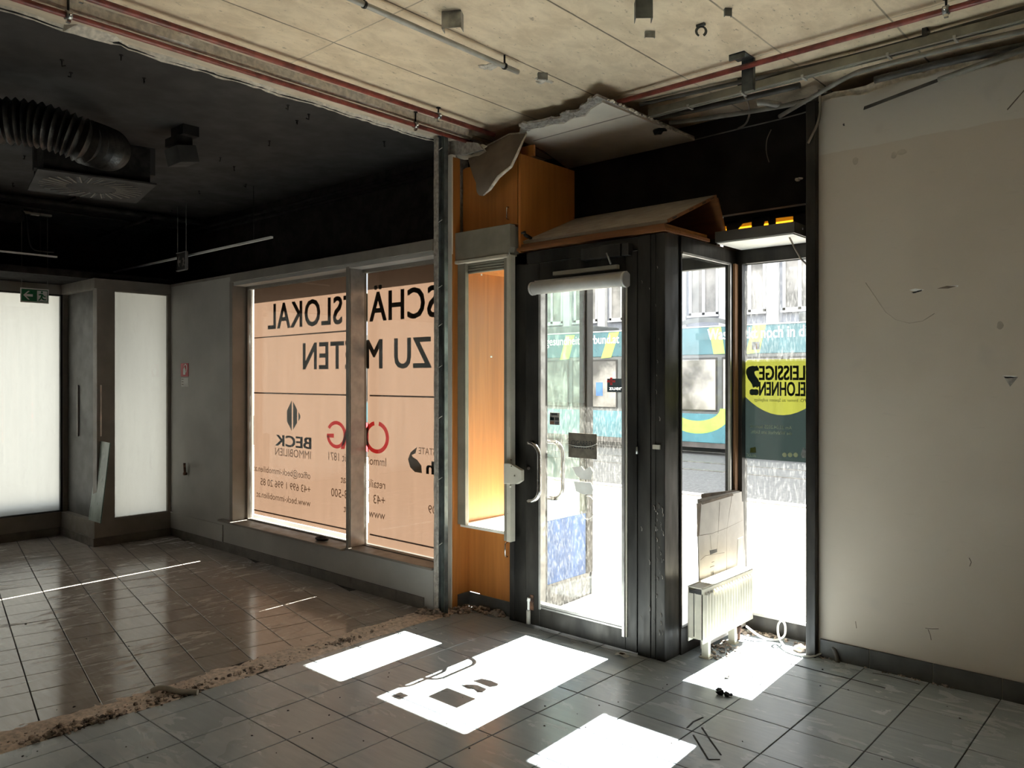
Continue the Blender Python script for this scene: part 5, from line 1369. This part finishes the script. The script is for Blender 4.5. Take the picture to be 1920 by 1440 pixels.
for i, (px, py) in enumerate(((227, 103), (270, 146), (116, 112), (540, 197), (579, 214), (557, 226), (505, 264), (439, 312), (461, 345), (373, 358), (322, 394), (388, 415), (46, 292), (24, 343), (133, 136), (413, 295), (720, 265), (690, 342))):
    c = PZ(px, py, CEILB); l_ = R.uniform(.02, .04); an_ = R.uniform(0, 6.28)
    u_ = Vector((math.cos(an_), math.sin(an_), 0))
    solo('ceiling_hook', MB().tube([c + up * .004, c - up * l_ * .5, c - up * l_, c - up * l_ * .8 + u_ * .016], .0032, 5).tube([c + up * .002, c - up * .004], .009, 7), 'black_matt', 'short black wire hook left in the black ceiling', 'hook', 'wire hooks in the black ceiling')
# wall sign, notice and pipe stub
a = PY(339.5, 706, YW - .001); b = PY(353.5, 681, YW - .001)
fs_ = thing('fire_sign', 'red fire extinguisher sign on the grey wall panel', 'sign', ((a.x + b.x) / 2, YW, a.z))
part('plate', box(a.x, b.x, YW - .004, YW + .0005, a.z, b.z), 'red_sign', fs_)
def fsg(pts, nm='extinguisher'): part(nm, MB().prism([(a.x + u * (b.x - a.x), YW - .0048, a.z + v * (b.z - a.z)) for u, v in pts], (0, .001, 0)), 'white_print', fs_)
fsg([(.34, .14), (.62, .14), (.62, .56), (.55, .64), (.55, .70), (.42, .70), (.42, .64), (.34, .56)])
fsg([(.44, .74), (.60, .90), (.74, .80), (.76, .55), (.66, .30), (.72, .30), (.84, .56), (.82, .84), (.62, .97), (.38, .78)], 'hose')
a2 = PY(340, 725, YW - .001); b2 = PY(353.5, 708, YW - .001)
nt = thing('small_notice', 'small white paper notice under the red sign', 'notice', ((a2.x + b2.x) / 2, YW, a2.z))
part('sheet', box(a2.x, b2.x, YW - .002, YW + .0005, a2.z, b2.z), 'paper', nt)
for v in (.22, .5, .8): part('print', box(a2.x + .012, a2.x + .045, YW - .0028, YW - .0018, a2.z + v * (b2.z - a2.z), a2.z + v * (b2.z - a2.z) + .006), 'banner_grey', nt)
c = PY(350, 888, YW)
solo('pipe_stub', MB().tube([(c.x, YW + .01, c.z), (c.x, YW - .03, c.z), ], .014, 10).tube([(c.x + .012, YW - .022, c.z), (c.x + .008, YW - .025, c.z + .10)], .011, 10), 'rust', 'brown pipe stub sticking out of the grey panel below the red sign', 'pipe')
yg_ = YSTEP + .012
pts = [PY(x, y, yg_) for x, y in ((177, 827), (199, 831), (190.5, 974), (167, 965))]
zmin = .223
gs = thing('glass_strip', 'narrow greenish glass strip leaning on the plinth corner', 'glass', (pts[3].x, yg_, zmin))
P4 = [Vector((pts[0].x, YSTEP + .05, pts[0].z)), Vector((pts[1].x, YSTEP + .045, pts[1].z)), Vector((pts[2].x, YSTEP + .004, zmin)), Vector((pts[3].x, YSTEP + .006, zmin))]
part('pane', MB().prism(P4, (0, .006, 0)), 'dusty_glass', gs)
part('edge', MB().tube([P4[1], P4[2]], .004, 6), 'glass_edge', gs)

# =================================================================== STREET
struct('ground', box(-60, 40, 4.62, 9.2, -.2, -.02), 'paving', 'pale concrete pavement outside the shop')
struct('ground_porch', box(-3.26, -2.2, 3.70, 4.62, -.12, -.012), 'paving', 'threshold floor of the door recess')
struct('road', box(-60, 40, 9.2, 40, -.3, -.06), 'asphalt', 'grey asphalt street with tram tracks')
struct('ground_rear', MB().box(-60, -8.75, -40, 4.62, -.2, -.05).box(-8.75, 3.2, -40, -5.1, -.2, -.05).box(3.2, 40, -40, 4.62, -.2, -.05), 'paving', 'pavement around the building')
struct('kerb', box(-60, 40, 9.15, 9.32, -.2, -.005), 'kerb', 'granite kerb of the pavement')
for i, (y, lab) in enumerate(((12.0, 'near rail of the closer tram track'), (13.1, 'far rail of the closer tram track'), (15.0, 'near rail under the tram'), (16.2, 'far rail under the tram'))):
    solo('tram_rail', MB().box(-40, 20, y, y + .12, -.10, -.05).box(-40, 20, y + .02, y + .05, -.06, -.045), 'rail_steel', lab, 'rail', 'tram rails in the street')
mt = PZ(1165, 1155, 0)
solo('door_mat', box(-2.75, -2.30, 3.80, 4.05, -.012, .0), 'sticker', 'dark door mat outside the glass door', 'mat', None, .002)
YTR = 14.5
def T(x, y): return PY(x, y, YTR)
zt_, zb_t = T(1320, 614).z, T(1320, 836).z
z1, z2, z3 = T(1320, 665).z, T(1320, 776).z, T(1320, 830).z
tx0, tx1 = -24.0, 1.5
tram = thing('tram', 'petrol coloured tram with lime graphics standing in the street', 'tram', (-8, 15.7, zb_t))
part('body', MB().box(tx0, tx1, YTR + .02, YTR + 2.2, zb_t, zt_ + .02), 'tram_grey', tram, .06)
part('roof_band', box(tx0, tx1, YTR, YTR + .05, z1, zt_), 'tram_petrol', tram, .01)
part('roof_line', box(tx0, tx1, YTR - .01, YTR + .05, zt_, zt_ + .025), 'facade_white', tram)
part('lower_band', box(tx0, tx1, YTR, YTR + .05, z3, z2), 'tram_teal', tram, .01)
part('skirt', box(tx0, tx1, YTR + .01, YTR + .05, zb_t - .04, z3), 'roof_dark', tram)
part('roof_equipment', MB().box(-20, -16, YTR + .5, YTR + 1.8, zt_, zt_ + .3).box(-13.6, -11, YTR + .5, YTR + 1.8, zt_, zt_ + .22).box(-6, -2, YTR + .5, YTR + 1.8, zt_, zt_ + .25), 'tram_grey', tram, .03)
k = 0
xw = tx0 + .3
while xw < tx1 - 1.2:
    wd_ = 1.25 if k % 3 != 2 else .95
    fr_ = part('side_window', box(xw, xw + wd_, YTR + .005, YTR + .03, z2 + .05, z1 - .06), 'ink', tram, .01)
    part('pane', box(xw + .035, xw + wd_ - .035, YTR - .002, YTR + .01, z2 + .085, z1 - .10), 'tram_window', fr_)
    if k % 3 == 2: part('door_panel', box(xw + .1, xw + wd_ - .1, YTR - .008, YTR - .002, z2 + .1, (z1 + z2) / 2), 'facade_white', fr_)
    xw += wd_ + .10; k += 1
def slash(pts): part('lime_slash', MB().prism([(T(x, y).x, YTR - .004, T(x, y).z) for x, y in pts], (0, .002, 0)), 'lime', tram)
slash([(1061, 629), (1078, 628), (1067, 673), (1050, 675)]); slash([(1142, 624), (1161, 622), (1146, 670), (1127, 672)])
slash([(1015, 633), (1020, 633), (1025, 676), (1014, 677)]); slash([(1329, 615), (1352, 613), (1359, 663), (1338, 664)]); slash([(1412, 608), (1437, 606), (1424, 661), (1398, 664)])
c = T(1310, 775); 
mb = MB()
def arc(px, top, rx, rz, wdt, n=20):
    m = MB(); c_ = T(px, top)
    for k in range(n):
        q = []
        for t_, f_ in ((k / n, 0), ((k + 1) / n, 0), ((k + 1) / n, 1), (k / n, 1)):
            an = math.pi + math.pi * t_
            q.append((c_.x + (rx - wdt * f_) * math.cos(an), YTR - .004, c_.z + .02 + (rz - wdt * f_) * math.sin(an)))
        m.prism(q, (0, .002, 0))
    return m
part('lime_smile', arc(1306, 767, .78, .52, .26), 'lime', tram)
part('grey_arch', MB().add([(x, YTR + .3 + (y - YTR), 2 * zt_ - z) for x, y, z in arc(1303, 614, .75, .26, .10).v], arc(1303, 614, .75, .26, .10).f), 'tram_grey', tram)
def tt(txt, xl, xr, yb, h, bold=.01):
    a = T(xl, yb); b = T(xr, yb); words('lettering', 'white_print', tram, txt, (a.x, YTR - .006, a.z), (1, 0, 0), (0, 0, 1), h, b.x - a.x, bold)
tt('gesundheitsverbund.at', 1024, 1161, 648, .19); tt('karriere.', 970, 1022, 655, .19); tt('Was steckt noch in dir?', 1327, 1531, 637, .21, .015)
part('side_screen', box(T(1410, 645).x, T(1425, 645).x, YTR - .008, YTR, T(1410, 656).z, T(1410, 641).z), 'sticker', tram)
part('screen_digit', MB().text('1', (T(1418, 655).x, YTR - .009, T(1418, 654).z), (1, 0, 0), (0, 0, 1), .10), 'orange_letter', tram)
a = T(1141, 733); 
part('window_sticker', box(T(1139, 740).x, T(1185, 740).x, YTR - .010, YTR - .003, T(1150, 735).z, T(1150, 710).z), 'banner_blue', tram)
part('window_sticker', box(T(1118, 740).x, T(1130, 740).x, YTR - .010, YTR - .003, T(1120, 742).z, T(1120, 717).z), 'blue_panel', tram)
part('cross_mark', MB().box(T(1139, 715).x, T(1154, 715).x, YTR - .014, YTR - .008, T(1146, 717).z, T(1146, 713).z).box(T(1144.5, 715).x, T(1148.5, 715).x, YTR - .014, YTR - .008, T(1146, 722).z, T(1146, 708).z), 'banner_red', tram)
part('lettering', MB().text('zuerfal', (T(1143, 731).x, YTR - .012, T(1143, 731).z), (1, 0, 0), (0, 0, 1), .085, T(1178, 731).x - T(1143, 731).x, .01), 'white_print', tram)
# house across the street
YH = 19.0
hs = thing('street_house', 'pale blue and white house across the street behind the tram', 'building', (-12, 22, 0))
part('wall', box(-30, 6, YH + .12, YH + 8, -.06, 9.2), 'facade_blue', hs)
part('cornice', MB().box(-30, 6, YH - .05, YH + .2, 2.52, 2.70), 'facade_white', hs)
part('cornice', MB().box(-30, 6, YH - .05, YH + .2, 4.62, 4.80), 'facade_white', hs)
part('roof', MB().box(-30.3, 6.3, YH - .2, YH + 8.2, 9.2, 9.4), 'roof_dark', hs)
part('awning', MB().prism([(-9.5, YH + .1, 2.75), (-6.6, YH + .1, 2.75), (-6.6, YH - .6, 2.55), (-9.5, YH - .6, 2.55)], (0, 0, .05)), 'kerb', hs)
for k in range(-5, 11):
    x0 = -10.62 - 1.3 * k
    if x0 < -24 or x0 > -3: continue
    part('pilaster', MB().box(x0 - .36, x0 - .12, YH, YH + .14, 2.7, 9.1).box(x0 - .42, x0 - .10, YH + .05, YH + .14, 2.7, 9.1), 'facade_white', hs)
    for zf in (3.18, 5.3):
        wn = part('window', MB().box(x0, x0 + .86, YH + .06, YH + .13, zf, zf + .07).box(x0, x0 + .86, YH + .06, YH + .13, zf + 1.25, zf + 1.32).box(x0, x0 + .07, YH + .06, YH + .13, zf, zf + 1.32).box(x0 + .79, x0 + .86, YH + .06, YH + .13, zf, zf + 1.32).box(x0 + .39, x0 + .47, YH + .06, YH + .13, zf, zf + 1.32), 'facade_white', hs)
        part('pane', MB().box(x0 + .07, x0 + .39, YH + .10, YH + .12, zf + .07, zf + 1.25), 'house_pane', wn)
        part('pane', MB().box(x0 + .47, x0 + .79, YH + .10, YH + .12, zf + .07, zf + 1.25), 'house_pane', wn)
        part('sill', MB().box(x0 - .03, x0 + .89, YH + .0, YH + .13, zf - .05, zf), 'facade_white', wn)
